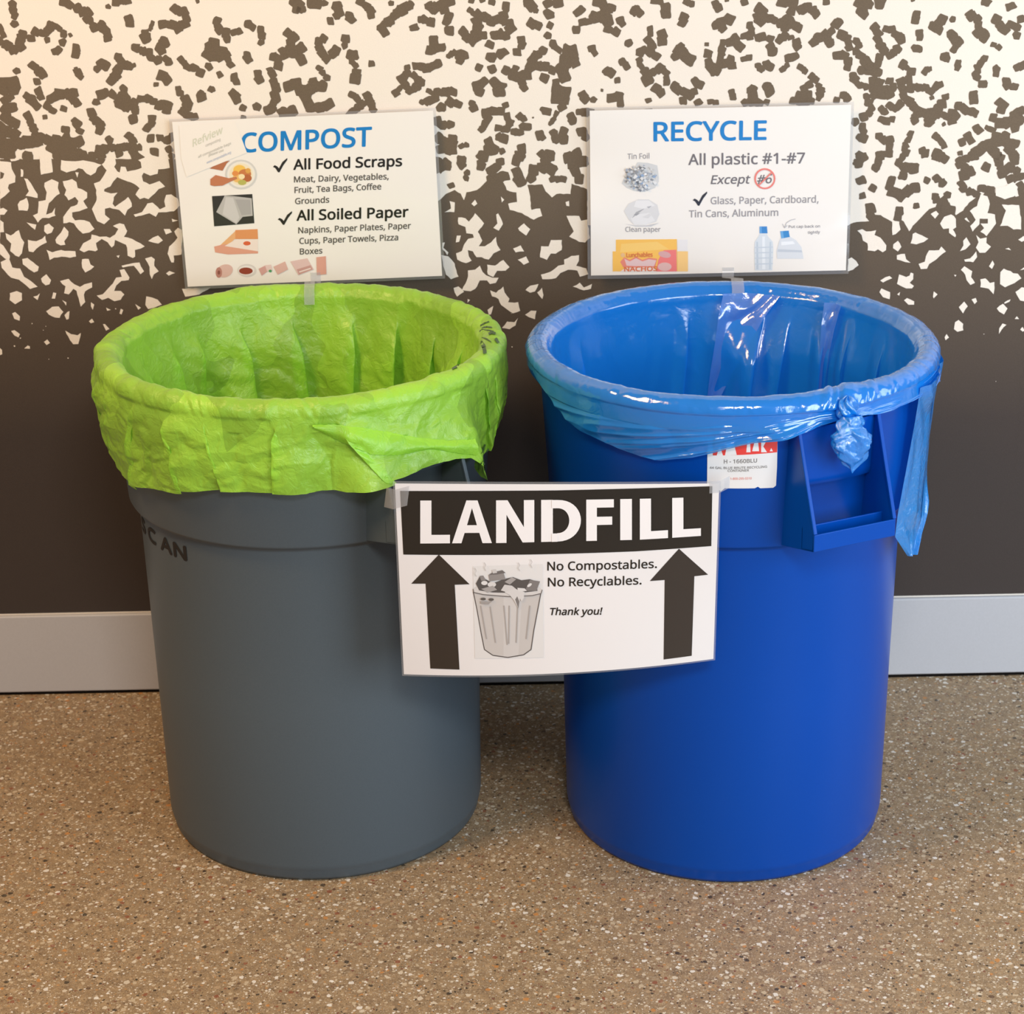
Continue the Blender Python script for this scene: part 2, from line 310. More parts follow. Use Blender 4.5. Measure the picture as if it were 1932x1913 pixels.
PALE = {
(0, 300, 4.783): """0,2 10,3 11,9 14,15 14,21 8,23 7,26 9,29 5,33 0,36 0,18 3,17 4,13 0,11|9,0 18,0 17,1 10,2|36,-2 46,-2 47,4 48,12 40,13 37,14 36,8|55,1 68,2 75,1 82,2 92,5 88,8 86,12 82,15 78,13 75,9 71,8 68,10 60,12 55,10
96,-1 104,-1 105,4 103,7 106,11 108,12 109,7 113,7 115,11 122,10 128,8 127,3 125,1 130,-1 152,-1 153,8 148,9 143,9 142,13 136,15 130,12 128,15 129,20 135,23 139,22 144,20 149,25 143,27 140,31 134,36 130,35 126,36 122,32 126,26 121,22 115,20 110,18 106,16 102,20 100,25 94,27 94,29 100,31 106,30 103,34 102,40 104,43 110,39 116,34 119,40 119,43 115,46 113,51 108,46 99,44 95,45 95,50 99,54 94,59 88,56 85,50 83,45 87,37 87,28 85,22 90,20 94,14 96,10 92,5 94,3
40,21 47,18 53,21 52,26 54,31 49,35 44,40 43,45 42,50 47,48 50,44 49,49 50,51 44,53 38,53 34,57 32,54 30,51 34,49 35,38 41,37 42,30 40,25|57,20 65,18 69,21 70,26 74,27 79,30 79,35 75,38 79,44 72,47 65,48 65,52 68,55 76,55 81,57 85,63 81,66 75,67 71,64 67,58 63,57 57,58 57,52 61,47 64,43 70,41 71,38 68,34 62,37 58,32 60,28 58,24
22,17 25,18 28,22 31,27 34,32 34,35 28,34 23,33 26,29 24,23|16,41 18,38 24,35 26,41 25,47 17,46|0,45 3,44 7,46 4,50 0,50|0,55 3,57 4,66 0,66|40,60 44,58 49,62 47,66 43,68 40,65|24,57 28,58 33,59 32,64 28,61|50,73 55,66 58,61 62,65 62,69 58,74 59,77 55,78 51,76
5,67 10,69 17,64 19,71 22,75 21,80 20,85 17,88 14,87 9,83 10,76 6,72|25,73 33,74 38,72 41,69 42,75 38,77 33,81 30,84 26,83|0,76 3,78 6,83 9,87 9,90 5,90 0,86|1,93 8,89 10,94 11,98 18,99 22,106 28,110 34,115 27,117 21,112 17,109 10,107 5,102 2,98|20,90 25,89 30,93 35,97 34,101 31,102 26,99 21,95
42,82 47,84 55,82 62,83 68,83 69,88 63,89 56,88 49,89 45,91 44,86|72,82 75,76 82,72 83,68 90,70 96,70 99,71 104,68 107,63 102,60 108,58 112,59 115,65 112,70 119,72 127,76 131,79 127,81 122,82 122,88 120,89 115,87 115,80 114,77 104,73 103,78 101,80 97,75 92,72 87,76 88,82 86,83 80,82 76,84
134,74 138,71 143,69 147,73 143,76 138,75|148,63 153,63 155,66 150,68|157,65 161,62 164,64 165,70 164,77 164,86 157,87 157,93 155,93 151,85 153,79 158,74 160,71|130,45 133,40 138,39 142,43 144,45 149,43 148,38 150,32 155,32 161,36 162,42 157,47 150,48 143,48 141,52 135,49 128,51 122,52 121,50 128,48
74,90 80,90 82,95 85,97 82,100 77,102 74,98|37,108 42,104 46,109 45,113 41,114 38,111|54,110 62,108 67,113 72,115 77,113 83,111 83,116 77,119 76,122 77,129 73,133 72,129 70,122 69,119 66,117 62,122 58,121 59,115
87,123 93,122 98,116 102,112 105,107 110,106 108,100 112,99 115,104 117,107 116,109 110,110 105,114 103,119 109,119 112,122 109,127 103,128 98,125 92,127|110,96 120,94 126,93 127,97 130,101 127,104 124,100 121,96 116,97 111,98|131,90 137,88 140,90 139,96 143,101 139,104 137,108 135,104 135,97
150,103 153,101 158,103 152,105|132,124 137,125 142,127 146,131 139,134 134,135 131,132|9,121 15,119 20,121 20,127 14,131 9,127|30,124 34,123 36,121 34,127|48,120 51,121 50,126 47,126|42,137 47,133 53,133 57,138 54,143 50,143 44,140|58,141 61,138 63,137 62,144 60,145
11,139 14,138 18,142 18,146 13,144|10,155 13,154 18,158 17,161 13,159|59,155 64,158 70,159 73,157 72,163 71,167 66,167 63,163|40,165 43,163 45,166 42,168|22,171 25,168 27,169 27,171|0,170 2,172 2,176 0,177|93,149 95,149 99,153 96,155|80,146 83,144 85,147 82,148
82,129 85,131 84,136 82,133|56,127 60,129 60,132|122,131 127,134 125,136|105,87 108,87 107,89|164,117 190,116 180,122 167,124|68,12 71,12 70,17|19,9 21,10 21,16 19,16|155,54 161,55 156,57|109,135 111,136 110,140 108,139|96,134 100,136 97,137""",
(800, 200, 4.348): """39,80 42,77 44,80 41,82|21,78 25,79 25,87 17,87 22,84|28,91 34,92 37,95 42,88 45,91 49,96 48,99 44,103 48,110 45,115 50,115 55,112 59,107 60,114 63,118 57,121 53,126 47,124 43,124 40,119 36,118 37,123 39,127 34,129 31,128 27,126 26,121 31,119 33,113 36,109 41,108 40,105 35,104 34,99 28,97
27,106 30,106 29,111 26,112|15,112 17,112 16,116 20,120 19,122 15,117|14,122 20,123 25,129 28,140 22,142 18,138 16,131|59,89 61,88 63,92 65,97 61,102 57,100 60,96|77,100 82,96 87,101 84,106 78,102|73,117 79,114 82,119 75,120|77,126 84,123 86,128 82,130
96,115 102,115 104,110 113,110 113,118 108,121 104,121 101,126 95,124|117,90 127,90 129,94 134,93 135,101 136,108 132,112 127,111 119,107 123,103 120,97|36,135 42,134 46,131 48,136 51,139 56,141 61,141 59,145 54,146 52,143 46,143 42,150 38,152 31,151 34,145 36,140
52,130 58,131 65,126 70,132 67,135 60,135 57,140 52,138|24,149 28,148 33,152 27,156 25,153|54,151 59,153 65,148 66,153 70,158 69,161 77,161 79,168 73,170 68,167 63,163 61,158 56,156|83,151 87,147 94,146 91,152 87,153|93,153 97,149 98,155 97,158|83,171 88,168 92,168 91,175 86,173
52,167 57,164 55,171 53,171|64,182 68,177 74,177 77,174 75,180 70,183|36,158 38,159 36,161|96,138 104,136 110,131 115,130 115,126 121,123 127,122 127,127 125,131 133,133 135,138 128,140 126,135 118,134 112,137 108,141 102,142 97,142|122,148 128,145 131,149 138,146 137,150 131,151 125,149
116,79 119,78 119,82 117,82|63,74 66,77 64,79""",
(1582, 250, 4.554): """113,67 119,63 122,53 128,55 130,61 129,66 128,69 134,70 135,78 131,84 127,89 122,85 125,82 122,78 128,78 128,74 121,74 121,79 117,83 115,85 113,80 118,75|140,62 155,62 156,70 157,76 157,83 150,83 145,80 139,80 142,72 144,67|135,47 143,46 150,42 154,47 151,55 143,57 135,54
79,70 84,67 86,70 83,74|87,78 91,72 97,70 101,74 101,81 98,83 101,88 100,90 95,86 95,82 90,83|46,77 52,78 53,83 49,87 46,88|16,84 20,83 24,85 32,84 31,88 36,90 41,97 41,101 38,103 34,100 31,102 25,101 25,95 21,93 20,88|64,87 66,86 77,91 73,94 67,96 62,95|47,96 51,93 54,98 51,102 47,99
50,105 57,104 58,109 62,112 57,111 50,109|69,113 74,111 75,106 78,101 86,101 88,98 92,102 87,106 84,109 78,113 76,117 71,117|107,93 110,90 113,96 109,100 104,102 107,97|118,88 122,91 127,90 127,95 131,98 126,103 121,103 118,99 120,94|108,109 113,108 118,102 119,107 116,111 109,111
105,118 108,115 115,119 114,124 117,129 113,131 110,127 109,122|122,126 126,125 130,129 134,128 134,134 133,139 129,134 122,133|139,120 142,117 148,119 150,121 154,121 157,125 151,129 143,133 139,130|129,115 132,110 134,113 132,117|152,137 157,133 160,133 166,140 160,145 156,144
156,118 160,115 162,117|8,109 11,107 15,110 17,114 12,118 8,119|36,127 40,124 44,123 46,125 42,127 38,129|50,130 52,122 58,124 61,123 62,120 64,121 64,126 61,129 65,132 63,134 58,134 52,131|35,137 37,134 44,137 44,143 38,141|56,144 59,142 65,145 65,148 60,148|50,139 53,137 52,140
81,141 82,136 85,139 82,142|103,150 108,145 111,149 107,155|114,143 118,142 119,145 117,147|136,151 141,147 145,151 142,156 138,154|142,146 148,143 147,145 143,147|99,169 100,163 103,161 107,164 107,170 102,171|91,176 93,173 95,176 92,178|138,168 141,164 144,165 140,169 138,173
156,169 158,167 160,170 158,171|151,160 153,158 155,160|108,74 110,73 113,77 110,76|99,122 101,122 100,124|143,100 146,99 148,101|154,92 159,89 162,92 157,94""",
}
def wall_xz(px, py):
    P = at_y(px, py, 0.0); return P[0], P[2]
PXM = 1165.0   # photo measure per metre on the wall
def pts_of(s): return [tuple(float(q) for q in p.split(',')) for p in s.split()]
def oriented(pts):
    a = sum(pts[i][0]*pts[(i+1) % len(pts)][1]-pts[(i+1) % len(pts)][0]*pts[i][1] for i in range(len(pts)))
    return pts if a > 0 else pts[::-1]
def rough(pts, amp):
    out = []
    n = len(pts)
    for i in range(n):
        (x0, y0), (x1, y1) = pts[i], pts[(i+1) % n]
        L = math.hypot(x1-x0, y1-y0); k = max(1, int(L/0.0055))
        for j in range(k):
            t = j/k; out.append((x0+(x1-x0)*t+rnd.uniform(-amp, amp), y0+(y1-y0)*t+rnd.uniform(-amp, amp)))
    return out
KY = [-0.00015]
# dark lower zone of the paper
ztop = wall_xz(960, 655)[1]
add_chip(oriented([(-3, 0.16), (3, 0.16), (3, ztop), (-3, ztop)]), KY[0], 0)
for (g, s) in ZONES:
    pts = [wall_xz(g[0]+x*10/g[2], min(g[1]+y*10/g[2], 700)) for x, y in pts_of(s)]
    add_chip(oriented(rough(pts, 0.0007)), -0.0002, 0)
for x0, x1, y0 in ((330, 850, 470), (1105, 1600, 425)):
    pts = [wall_xz(x0, y0), wall_xz(x1, y0), wall_xz(x1, 700), wall_xz(x0, 700)]
    add_chip(oriented(rough(pts, 0.0007)), -0.00026, 0)
# behind the two signs and beyond the frame the print simply goes on
def out_of_view(x, z):
    p = project((x, 0, z))
    if 360 < p[0] < 800 and 240 < p[1] < 560: return True
    if 1130 < p[0] < 1590 and 215 < p[1] < 560: return True
    return p[0] < -25 or p[0] > IW+25 or p[1] < -25
def cover(z): return np.interp(z, [0.80, 0.86, 0.95, 1.03, 1.12, 1.25, 1.7], [1.6, 1.5, 1.1, .62, .44, .36, .30])
for x0, x1, zz in ((-3.0, -0.86, 0.84), (0.875, 3.0, 0.80)):
    add_chip(oriented(rough([(x0, .4), (x1, .4), (x1, zz), (x0, zz)], 0.004)), -0.00028, 0)
for i in range(21000):
    x = rnd.uniform(-2.1, 2.1); z = rnd.uniform(0.78, 1.7)
    if not out_of_view(x, z): continue
    c = cover(z)*(1+1.1*wnoise(x, z, 13, 3))
    if rnd.random() < c*0.42: chip(x, z, rnd.uniform(.015, .023), -0.0003-rnd.random()*0.0002, 0)
for g, txt in DARK.items():
    for st_ in txt.replace('\n', '|').split('|'):
        w, s = st_.split(':'); w = float(w)*10/g[2]/PXM
        pts = [wall_xz(g[0]+x*10/g[2], g[1]+y*10/g[2]) for x, y in pts_of(s)]
        pos = []
        if len(pts) == 1: pos.append((*pts[0], rnd.uniform(-.5, .5)))
        for (x0, z0), (x1, z1) in zip(pts, pts[1:]):
            L = math.hypot(x1-x0, z1-z0); k = max(1, int(round(L/(w*0.55)))); a = math.atan2(z1-z0, x1-x0)
            for j in range(k+1):
                t = j/k; pos.append((x0+(x1-x0)*t, z0+(z1-z0)*t, a+rnd.uniform(-.35, .35)))
        for (x, z, a) in pos:
            chip(x+rnd.uniform(-.0007, .0007), z+rnd.uniform(-.0007, .0007), w*rnd.uniform(0.97, 1.09), -0.00022-rnd.random()*0.0002, 0, ang=a, asp=rnd.uniform(.86, 1.02))
for g, txt in PALE.items():
    for s in txt.replace('\n', '|').split('|'):
        pts = [wall_xz(g[0]+x*10/g[2], g[1]+y*10/g[2]) for x, y in pts_of(s)]
        KY[0] -= 0.000002; add_chip(oriented(rough(pts, 0.0006)), -0.0006+KY[0], 1)
for i in range(1500):
    x = rnd.uniform(-2.1, 2.1); z = rnd.triangular(0.55, 0.93, 0.80)
    px, py = project((x, 0, z))
    if out_of_view(x, z) and z > .70 and not -20 < px < IW+20:
        if rnd.random() < .6: chip(x, z, rnd.uniform(.006, .024)*(.4 if z < .76 else 1), -0.0009-i*1e-7, 1)
    elif rnd.random() < .25 and py > 575: chip(x, z, rnd.uniform(.0008, .0026), -0.0009-i*1e-7, 1)

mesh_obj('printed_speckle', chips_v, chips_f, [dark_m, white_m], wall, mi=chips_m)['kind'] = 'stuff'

# rubber baseboard with a dark gap beneath it
bb = grain(mat('baseboard_grey', 'c3c3c6', 0.45, 0.4), 0.02, 300, 0.1, 200)
v, f = box_vf(-3, 3, -0.009, 0.0, 0.005, 0.158)
o = mesh_obj('baseboard_back', v, f, bb); o['kind'] = 'structure'; bevelled(o, 0.003, 3)
gap = mat('shadow_gap', '14100e', 0.9, 0.1)
v, f = box_vf(-3, 3, -0.0075, 0.0, 0.0, 0.006)
o = mesh_obj('gap_shade_1', v, f, gap); o['kind'] = 'structure'  # solid strip coloured near black for the shade in the gap
# ------------------------------------------------------------------ round containers
BLUE = np.array([0.31988, -0.45438]); GREY = np.array([-0.33082, -0.42274])
RIM = 0.3076
PROFILE = [(0.0, 0.012), (0.236, 0.012), (0.241, 0.0), (0.247, 0.002), (0.2505, 0.008), (0.2510, 0.017), (0.2535, 0.022), (0.2550, 0.030),
           (0.2585, 0.30), (0.2628, 0.560), (0.2645, 0.5655), (0.2755, 0.5700), (0.2775, 0.5740), (0.2885, 0.750), (0.2925, 0.757), (0.3035, 0.760),
           (0.3070, 0.765), (0.3076, 0.773), (0.3070, 0.789), (0.3035, 0.797), (0.2970, 0.8000), (0.2865, 0.8000), (0.2795, 0.797),
           (0.2757, 0.790), (0.2735, 0.775), (0.2600, 0.565), (0.2500, 0.040), (0.242, 0.030), (0.0, 0.030)]
def collar_r(z): return np.interp(z, [0.0, 0.56, 0.5745, 0.75, 0.80], [0.2535, 0.2628, 0.2775, 0.2885, 0.2885])
def inner_r(z): return np.interp(z, [0.04, 0.565, 0.775, 0.80], [0.250, 0.260, 0.2735, 0.2757])
def lathe(name, prof, n, m, parent):
    a = np.linspace(0, 2*math.pi, n, endpoint=False)
    P = np.array([[(r*math.cos(t), r*math.sin(t), z) for t in a] for r, z in prof])
    return grid_obj(name, P, m, parent, closed_u=True)

def handle(parent, ang, m, name='handle'):
    """flared side plates, a U-shaped grip across the bottom and the recessed panel between them"""
    hw = 0.067; th = 0.0035
    V, Fc = [], []
    def add(vs, fs):
        k = len(V); V.extend(vs); Fc.extend(tuple(i+k for i in q) for q in fs)
    outline = [(0.262, 0.762), (0.3005, 0.764), (0.3270, 0.690), (0.3530, 0.620), (0.3545, 0.594), (0.262, 0.571)]
    for s in (-1, 1):
        t0, t1 = s*hw, s*(hw-th)
        n = len(outline)
        vs = [(p[0], t0, p[1]) for p in outline]+[(p[0], t1, p[1]) for p in outline]
        fs = [tuple(range(n)), tuple(range(2*n-1, n-1, -1))]+[(i, i+n, (i+1) % n+n, (i+1) % n) for i in range(n)]
        add(vs, fs)
        # rolled front edge of the plate
        vs = []
        for (r_, z_) in outline[1:4]:
            for dn, dt in ((-.003, -.0008), (.0022, -.0008), (.0022, .0050), (-.003, .0050)):
                vs.append((r_+dn, s*(hw-dt), z_+dn*0.3))
        fs = [(0, 1, 2, 3), (11, 10, 9, 8)]
        for q in (0, 4): fs += [(q, q+4, q+5, q+1), (q+1, q+5, q+6, q+2), (q+2, q+6, q+7, q+3), (q+3, q+7, q+4, q)]
        add(vs, fs)
    # grip: front wall, floor, rear lip
    def b(n0, n1, z0a, z0b, z1a, z1b):
        vs = [(n0, -hw, z0a), (n0, hw, z0a), (n1, -hw, z0b), (n1, hw, z0b), (n0, -hw, z1a), (n0, hw, z1a), (n1, -hw, z1b), (n1, hw, z1b)]
        add(vs, [(0, 2, 3, 1), (4, 5, 7, 6), (0, 1, 5, 4), (2, 6, 7, 3), (0, 4, 6, 2), (1, 3, 7, 5)])
    b(0.3500, 0.3545, 0.593, 0.594, 0.619, 0.620)
    b(0.3240, 0.3540, 0.5865, 0.594, 0.5905, 0.598)
    b(0.3210, 0.3250, 0.5860, 0.587, 0.621, 0.6215)
    me_o = mesh_obj(name, V, Fc, m, parent)
    bevelled(me_o, 0.0012, 2)
    me_o.rotation_euler = (0, 0, ang)
    # recessed panel between the plates
    rows = []
    for z, off in ((0.758, .013), (0.680, .013), (0.669, .0125), (0.664, .0015), (0.580, .001)):
        rows.append([(math.sqrt((collar_r(z)+off)**2-t*t), t, z) for t in np.linspace(-.0635, .0635, 17)])
    pn = grid_obj('handle_panel', np.array(rows)[:, ::-1], m, me_o)
    return me_o

grey_pl = grain(mat('grey_plastic', '525d64', 0.42, 0.35), 0.05, 700, 0.15, 500, 0.0003)
blue_pl = grain(mat('blue_plastic', '0047a6', 0.31, 0.22), 0.03, 700, 0.12, 500, 0.0003)

grey_can = thing('waste_container', (GREY[0], GREY[1], 0), 'grey plastic round waste container under the lime green liner, left of the blue one', 'waste container')
lathe('body', PROFILE, 192, grey_pl, grey_can)
handle(grey_can, math.radians(-54), grey_pl)
handle(grey_can, math.radians(126), grey_pl)
blue_can = thing('waste_container', (BLUE[0], BLUE[1], 0), 'blue plastic round recycling container with open side handle, right of the grey one', 'waste container')
lathe('body', PROFILE, 192, blue_pl, blue_can)
handle(blue_can, math.radians(-66), blue_pl)
handle(blue_can, math.radians(114), blue_pl)

# ------------------------------------------------------------------ liners
def film(name, col, trans_col, alpha, transl, rough, gloss, bump_s, bump_scale, plies=0.0):
    m = bpy.data.materials.new(name); m.use_nodes = True
    nt = m.node_tree; nt.nodes.remove(bsdf(m)); out = nt.nodes['Material Output']
    di = nd(m, 'ShaderNodeBsdfDiffuse'); di.inputs[0].default_value = (*col, 1)
    tl = nd(m, 'ShaderNodeBsdfTranslucent'); tl.inputs[0].default_value = (*col, 1)
    tr = nd(m, 'ShaderNodeBsdfTransparent'); tr.inputs[0].default_value = (*trans_col, 1)
    gl = nd(m, 'ShaderNodeBsdfGlossy'); gl.inputs['Roughness'].default_value = rough; gl.inputs[0].default_value = (1, 1, 1, 1)
    tc = nd(m, 'ShaderNodeTexCoord')
    ns = nd(m, 'ShaderNodeTexNoise', inp={'Scale': bump_scale, 'Detail': 5, 'Roughness': 0.6, 'Distortion': 1.2}); lk(m, tc.outputs['Object'], ns.inputs['Vector'])
    bp = nd(m, 'ShaderNodeBump', inp={'Strength': bump_s, 'Distance': 0.003}); lk(m, ns.outputs['Fac'], bp.inputs['Height'])
    for s in (di, tl, gl): lk(m, bp.outputs[0], s.inputs['Normal'])
    m1 = nd(m, 'ShaderNodeMixShader', inp={0: transl}); lk(m, di.outputs[0], m1.inputs[1]); lk(m, tl.outputs[0], m1.inputs[2])
    m2 = nd(m, 'ShaderNodeMixShader', inp={0: alpha})
    if plies:   # one, two or three plies of film lie on each other in irregular panels
        wv = nd(m, 'ShaderNodeTexNoise', inp={'Scale': 9.0, 'Detail': 2}); lk(m, tc.outputs['Object'], wv.inputs['Vector'])
        ad = nd(m, 'ShaderNodeVectorMath', op='MULTIPLY_ADD'); lk(m, wv.outputs['Color'], ad.inputs[0]); ad.inputs[1].default_value = (.10, .10, .10); lk(m, tc.outputs['Object'], ad.inputs[2])
        mp = nd(m, 'ShaderNodeMapping'); mp.inputs['Scale'].default_value = (1, 1, 0.55); lk(m, ad.outputs[0], mp.inputs['Vector'])
        vo = nd(m, 'ShaderNodeTexVoronoi', inp={'Scale': 15.0}); lk(m, mp.outputs[0], vo.inputs['Vector'])
        sp = nd(m, 'ShaderNodeSeparateColor'); lk(m, vo.outputs['Color'], sp.inputs[0])
        mr = nd(m, 'ShaderNodeMapRange', inp={'To Min': alpha-plies, 'To Max': alpha+plies}); lk(m, sp.outputs[0], mr.inputs[0]); lk(m, mr.outputs[0], m2.inputs[0])
    lk(m, m1.outputs[0], m2.inputs[1]); lk(m, tr.outputs[0], m2.inputs[2])
    fr = nd(m, 'ShaderNodeLayerWeight', inp={'Blend': 0.5}); lk(m, bp.outputs[0], fr.inputs['Normal'])
    pw = nd(m, 'ShaderNodeMath', op='POWER', inp={1: 4.0}); lk(m, fr.outputs['Facing'], pw.inputs[0])
    mu = nd(m, 'ShaderNodeMath', op='MULTIPLY_ADD', inp={1: 0.45*gloss, 2: 0.05*gloss}, use_clamp=True); lk(m, pw.outputs[0], mu.inputs[0])
    m3 = nd(m, 'ShaderNodeMixShader'); lk(m, mu.outputs[0], m3.inputs[0]); lk(m, m2.outputs[0], m3.inputs[1]); lk(m, gl.outputs[0], m3.inputs[2])
    lk(m, m3.outputs[0], out.inputs['Surface'])
    return m

def pleat(U, k0, w, c, amp):
    """film folded back over itself: angle shift (degrees) and height of the fold"""
    x = (U-k0)/w
    return -c*w*x*np.exp(-x*x/2)*amp, (0.5+0.5*np.tanh(x))*np.exp(-(x/2.6)**4)*amp

NU = 1080
Udeg = np.linspace(-180, 180, NU, endpoint=False)
RC, ZC, RA, ZA = 0.2917, 0.7840, 0.0178, 0.0180

def liner_points(kind, skirt_tab, seed):
    """rows from the bag's bottom, up the inner wall, over the rim and down the outside"""
    zt = np.interp(Udeg, [a for a, _ in skirt_tab], [b for _, b in skirt_tab])
    rows = []
    U = Udeg/360.0+0.5
    def inner(z, disc=None):
        dep = 0.785-z
        g = smooth01(dep/0.10)
        r = inner_r(z)-0.0035-0.002*g
        dphi = np.zeros(NU); h = np.zeros(NU)
        if kind == 'green':
            for k0, w, c, a in ((118, 3.4, 2.2, .014), (99, 4.0, 2.3, .018), (76, 3.2, 2.4, .019), (58, 3.6, 2.4, .016), (40, 3.0, 2.2, .014),
                                (147, 4.0, 2.3, .018), (165, 3.6, 2.3, .018), (22, 3.4, 2.3, .016), (133, 2.4, 1.9, .010), (6, 3, 2.1, .013), (-10, 3, 2, .01), (-172, 3, 2, .01)):
                kz = k0+(0.785-z)*18*math.sin(k0)
                amp = smooth01((dep-0.005)/0.09)
                d, e = pleat(Udeg, kz, w, c, amp); dphi += d; h += e*a
            h += g*(0.009*np.maximum(0, vnoise(U*16+z*1.2, np.full(NU, z*2.2), seed, 16)))
            h += (0.3+0.7*g)*(0.0070*crumple(U+0.03*z, np.full(NU, z), seed+10, 34, 13) + 0.0036*crumple(U, np.full(NU, z), seed+20, 80, 34)
                  + 0.0012*crumple(U, np.full(NU, z), seed+30, 200, 85))+0.004*g
        else:
            for k0, w, c, a in ((72, 2.2, 2.2, .020), (62, 2.0, 2.0, .014), (48, 1.6, 2.0, .010), (38, 1.4, 1.8, .010), (146, 2.4, 1.8, .008), (20, 2.2, 1.8, .010), (98, 1.4, 1.6, .006)):
                kz = k0+(0.785-z)*22*(1 if k0 > 50 else 0.3)
                amp = smooth01((dep-0.0)/0.10)
                d, e = pleat(Udeg, kz, w, c, amp); dphi += d; h += e*a
            # loose sheet hanging from the tape at the back
            h += g*0.040*np.exp(-((Udeg-(84-dep*40))/9.0)**2)
            h += g*(0.012*np.maximum(0, vnoise(U*18, np.full(NU, z*1.3), seed, 18)))
            h += (0.2+0.8*g)*(0.0035*crumple(U+0.05*z, np.full(NU, z), seed+10, 26, 7) + 0.0010*crumple(U, np.full(NU, z), seed+20, 70, 22))+0.003*g
        r = np.minimum(r-np.maximum(h, -0.002), inner_r(z)-0.0025)
        return r, dphi
    # bottom disc
    r0, d0 = inner(0.30)
    for q in (0.02, 0.35, 0.7, 0.93):
        rows.append((r0*q, Udeg, np.full(NU, 0.262+0.02*q*q)+0.006*vnoise(U*12, np.full(NU, q*6), 5, 12)))
    for z in np.linspace(0.30, 0.775, 120):
        r, d = inner(z); rows.append((r, Udeg+d, np.full(NU, z)))
    rin, din = inner(0.775)
    # over the rim
    for i, t in enumerate(np.linspace(0.0, 1.0, 26)):
        a = math.pi*(1-t)
        zz = ZC+ZA*math.sin(a); rr = RC+RA*math.cos(a)
        s_ = t*0.05
        if kind == 'green':
            e = 0.0032*np.abs(crumple(U, np.full(NU, s_), seed+40, 70, 30))+0.0010*np.abs(crumple(U, np.full(NU, s_), seed+50, 170, 70))
            e += 0.0035*np.maximum(0, vnoise(U*60+t*0.8, np.full(NU, t*1.2), seed+60, 60))**2
        else:
            e = 0.0014*np.abs(crumple(U, np.full(NU, s_), seed+40, 60, 30))+0.0006*np.abs(crumple(U, np.full(NU, s_), seed+50, 150, 60))
            k = np.exp(-((Udeg+64)/14.0)**2)
            e += k*(0.0045*np.abs(vnoise(U*150+t*3, np.full(NU, t*1.6), seed+60, 150))+0.004)
            k2 = np.exp(-((Udeg+88)/16.0)**2)
            e += 0.004*k2*np.abs(vnoise(U*20-t*1.2, np.full(NU, t*2.2+0.4), seed+61, 20))
        w = smooth01(t/0.15)
        rr_ = (rr + e*math.cos(a))*w + rin*(1-w)
        rows.append((rr_, Udeg+din*(1-w), zz+e*math.sin(a)))
    rlast = rows[-1][0]
    # skirt
    NS = 100
    for j in range(1, NS+1):
        t = j/NS
        z = 0.784+(zt-0.784)*t
        dep = 0.784-z
        base = np.interp(z, [0.60, 0.65, 0.70, 0.784], [0.290, 0.298, 0.3065, RC+RA+.001])+0.008*np.exp(-((Udeg+172)/16.0)**2)*smooth01(dep/0.03) if kind == 'green' else \
            np.interp(z, [0.60, 0.70, 0.784], [collar_r(0.60)+0.006, collar_r(0.70)+0.0055, RC+RA])
        g = smooth01(dep/0.04)
        dphi = np.zeros(NU); h = np.zeros(NU)
        if kind == 'green':
            for k0, w, c, a, sl in ((-136, 2.6, 2.2, .006, 60), (-124, 2.2, 1.8, .005, -20), (-92, 2.6, 2.0, .005, 10), (-112, 1.8, 1.6, .004, -30),
                                (-78, 2.4, 2.2, .007, -130), (-26, 2.4, 2.0, .006, -30), (-18, 1.8, 2.0, .005, 0), (-160, 2.2, 2.0, .006, 40), (-150, 1.6, 1.8, .005, 60)):
                kz = k0-dep*sl
                d, e = pleat(Udeg, kz, w, c, g); dphi += d; h += e*a
            h += g*(0.005*(vnoise(U*14, z*6, seed+3, 14)+0.3))
            h += (0.25+0.75*g)*(0.0065*crumple(U+z*0.2, z, seed+70, 36, 17)+0.0040*crumple(U, z, seed+80, 85, 40)+0.0014*crumple(U, z, seed+90, 200, 90))
        else:
            # gathered towards the knot: wrinkles run around the rim and slope up to it
            q = (z-0.80)+0.045*np.clip((-64-Udeg)/60.0, 0, 1.3)**1.2*0
            fan = np.clip((-60-Udeg)/50.0, 0.15, 2.0)
            vv = (0.785-z)/np.maximum(fan, .25)
            h += g*(0.0085*(0.5-np.abs(vnoise(U*7, vv*62, seed+3, 7)))+0.004*(0.5-np.abs(vnoise(U*11+.3, vv*120, seed+4, 11)))+0.003)
            h += (0.3+0.7*g)*(0.0030*crumple(U, z, seed+70, 30, 24)+0.0010*crumple(U, z, seed+80, 80, 60))
            h += g*0.006*np.exp(-((Udeg+64)/5.0)**2)
        # clearance over the two side handles
        hc = np.zeros(NU)
        for ha in ((-54, 126) if kind == 'green' else (-66, 114)):
            dd = np.abs((Udeg-ha+180) % 360-180)
            need = np.interp(z, [0.594, 0.620, 0.690, 0.764, 0.79], [0.3545, 0.353, 0.327, 0.3005, 0.29])+0.006
            need = need/np.cos(np.radians(np.clip(dd, 0, 14)))*0.985+0.003
            lat = 1-smooth01((dd-15.0)/9.0)
            hc = np.maximum(hc, need*lat+(base)*(1-lat)-base)
        hc = np.maximum(hc, 0)*g
        r = np.maximum(base+np.maximum(h, 0)*1.0+np.minimum(h, 0)*(hc < 1e-4)+hc, collar_r(z)+0.0018)
        zb = smooth01((0.759-z)/0.010)
        r = np.where(zb < 1, np.maximum(r, (RIM+0.001)*(1-zb)+(collar_r(z)+.0018)*zb), r)
        w = smooth01(np.array(j/6.0))
        r = rlast*(1-w)+r*w
        rows.append((r, Udeg+dphi*1.0, z))
    P = np.zeros((len(rows), NU, 3))
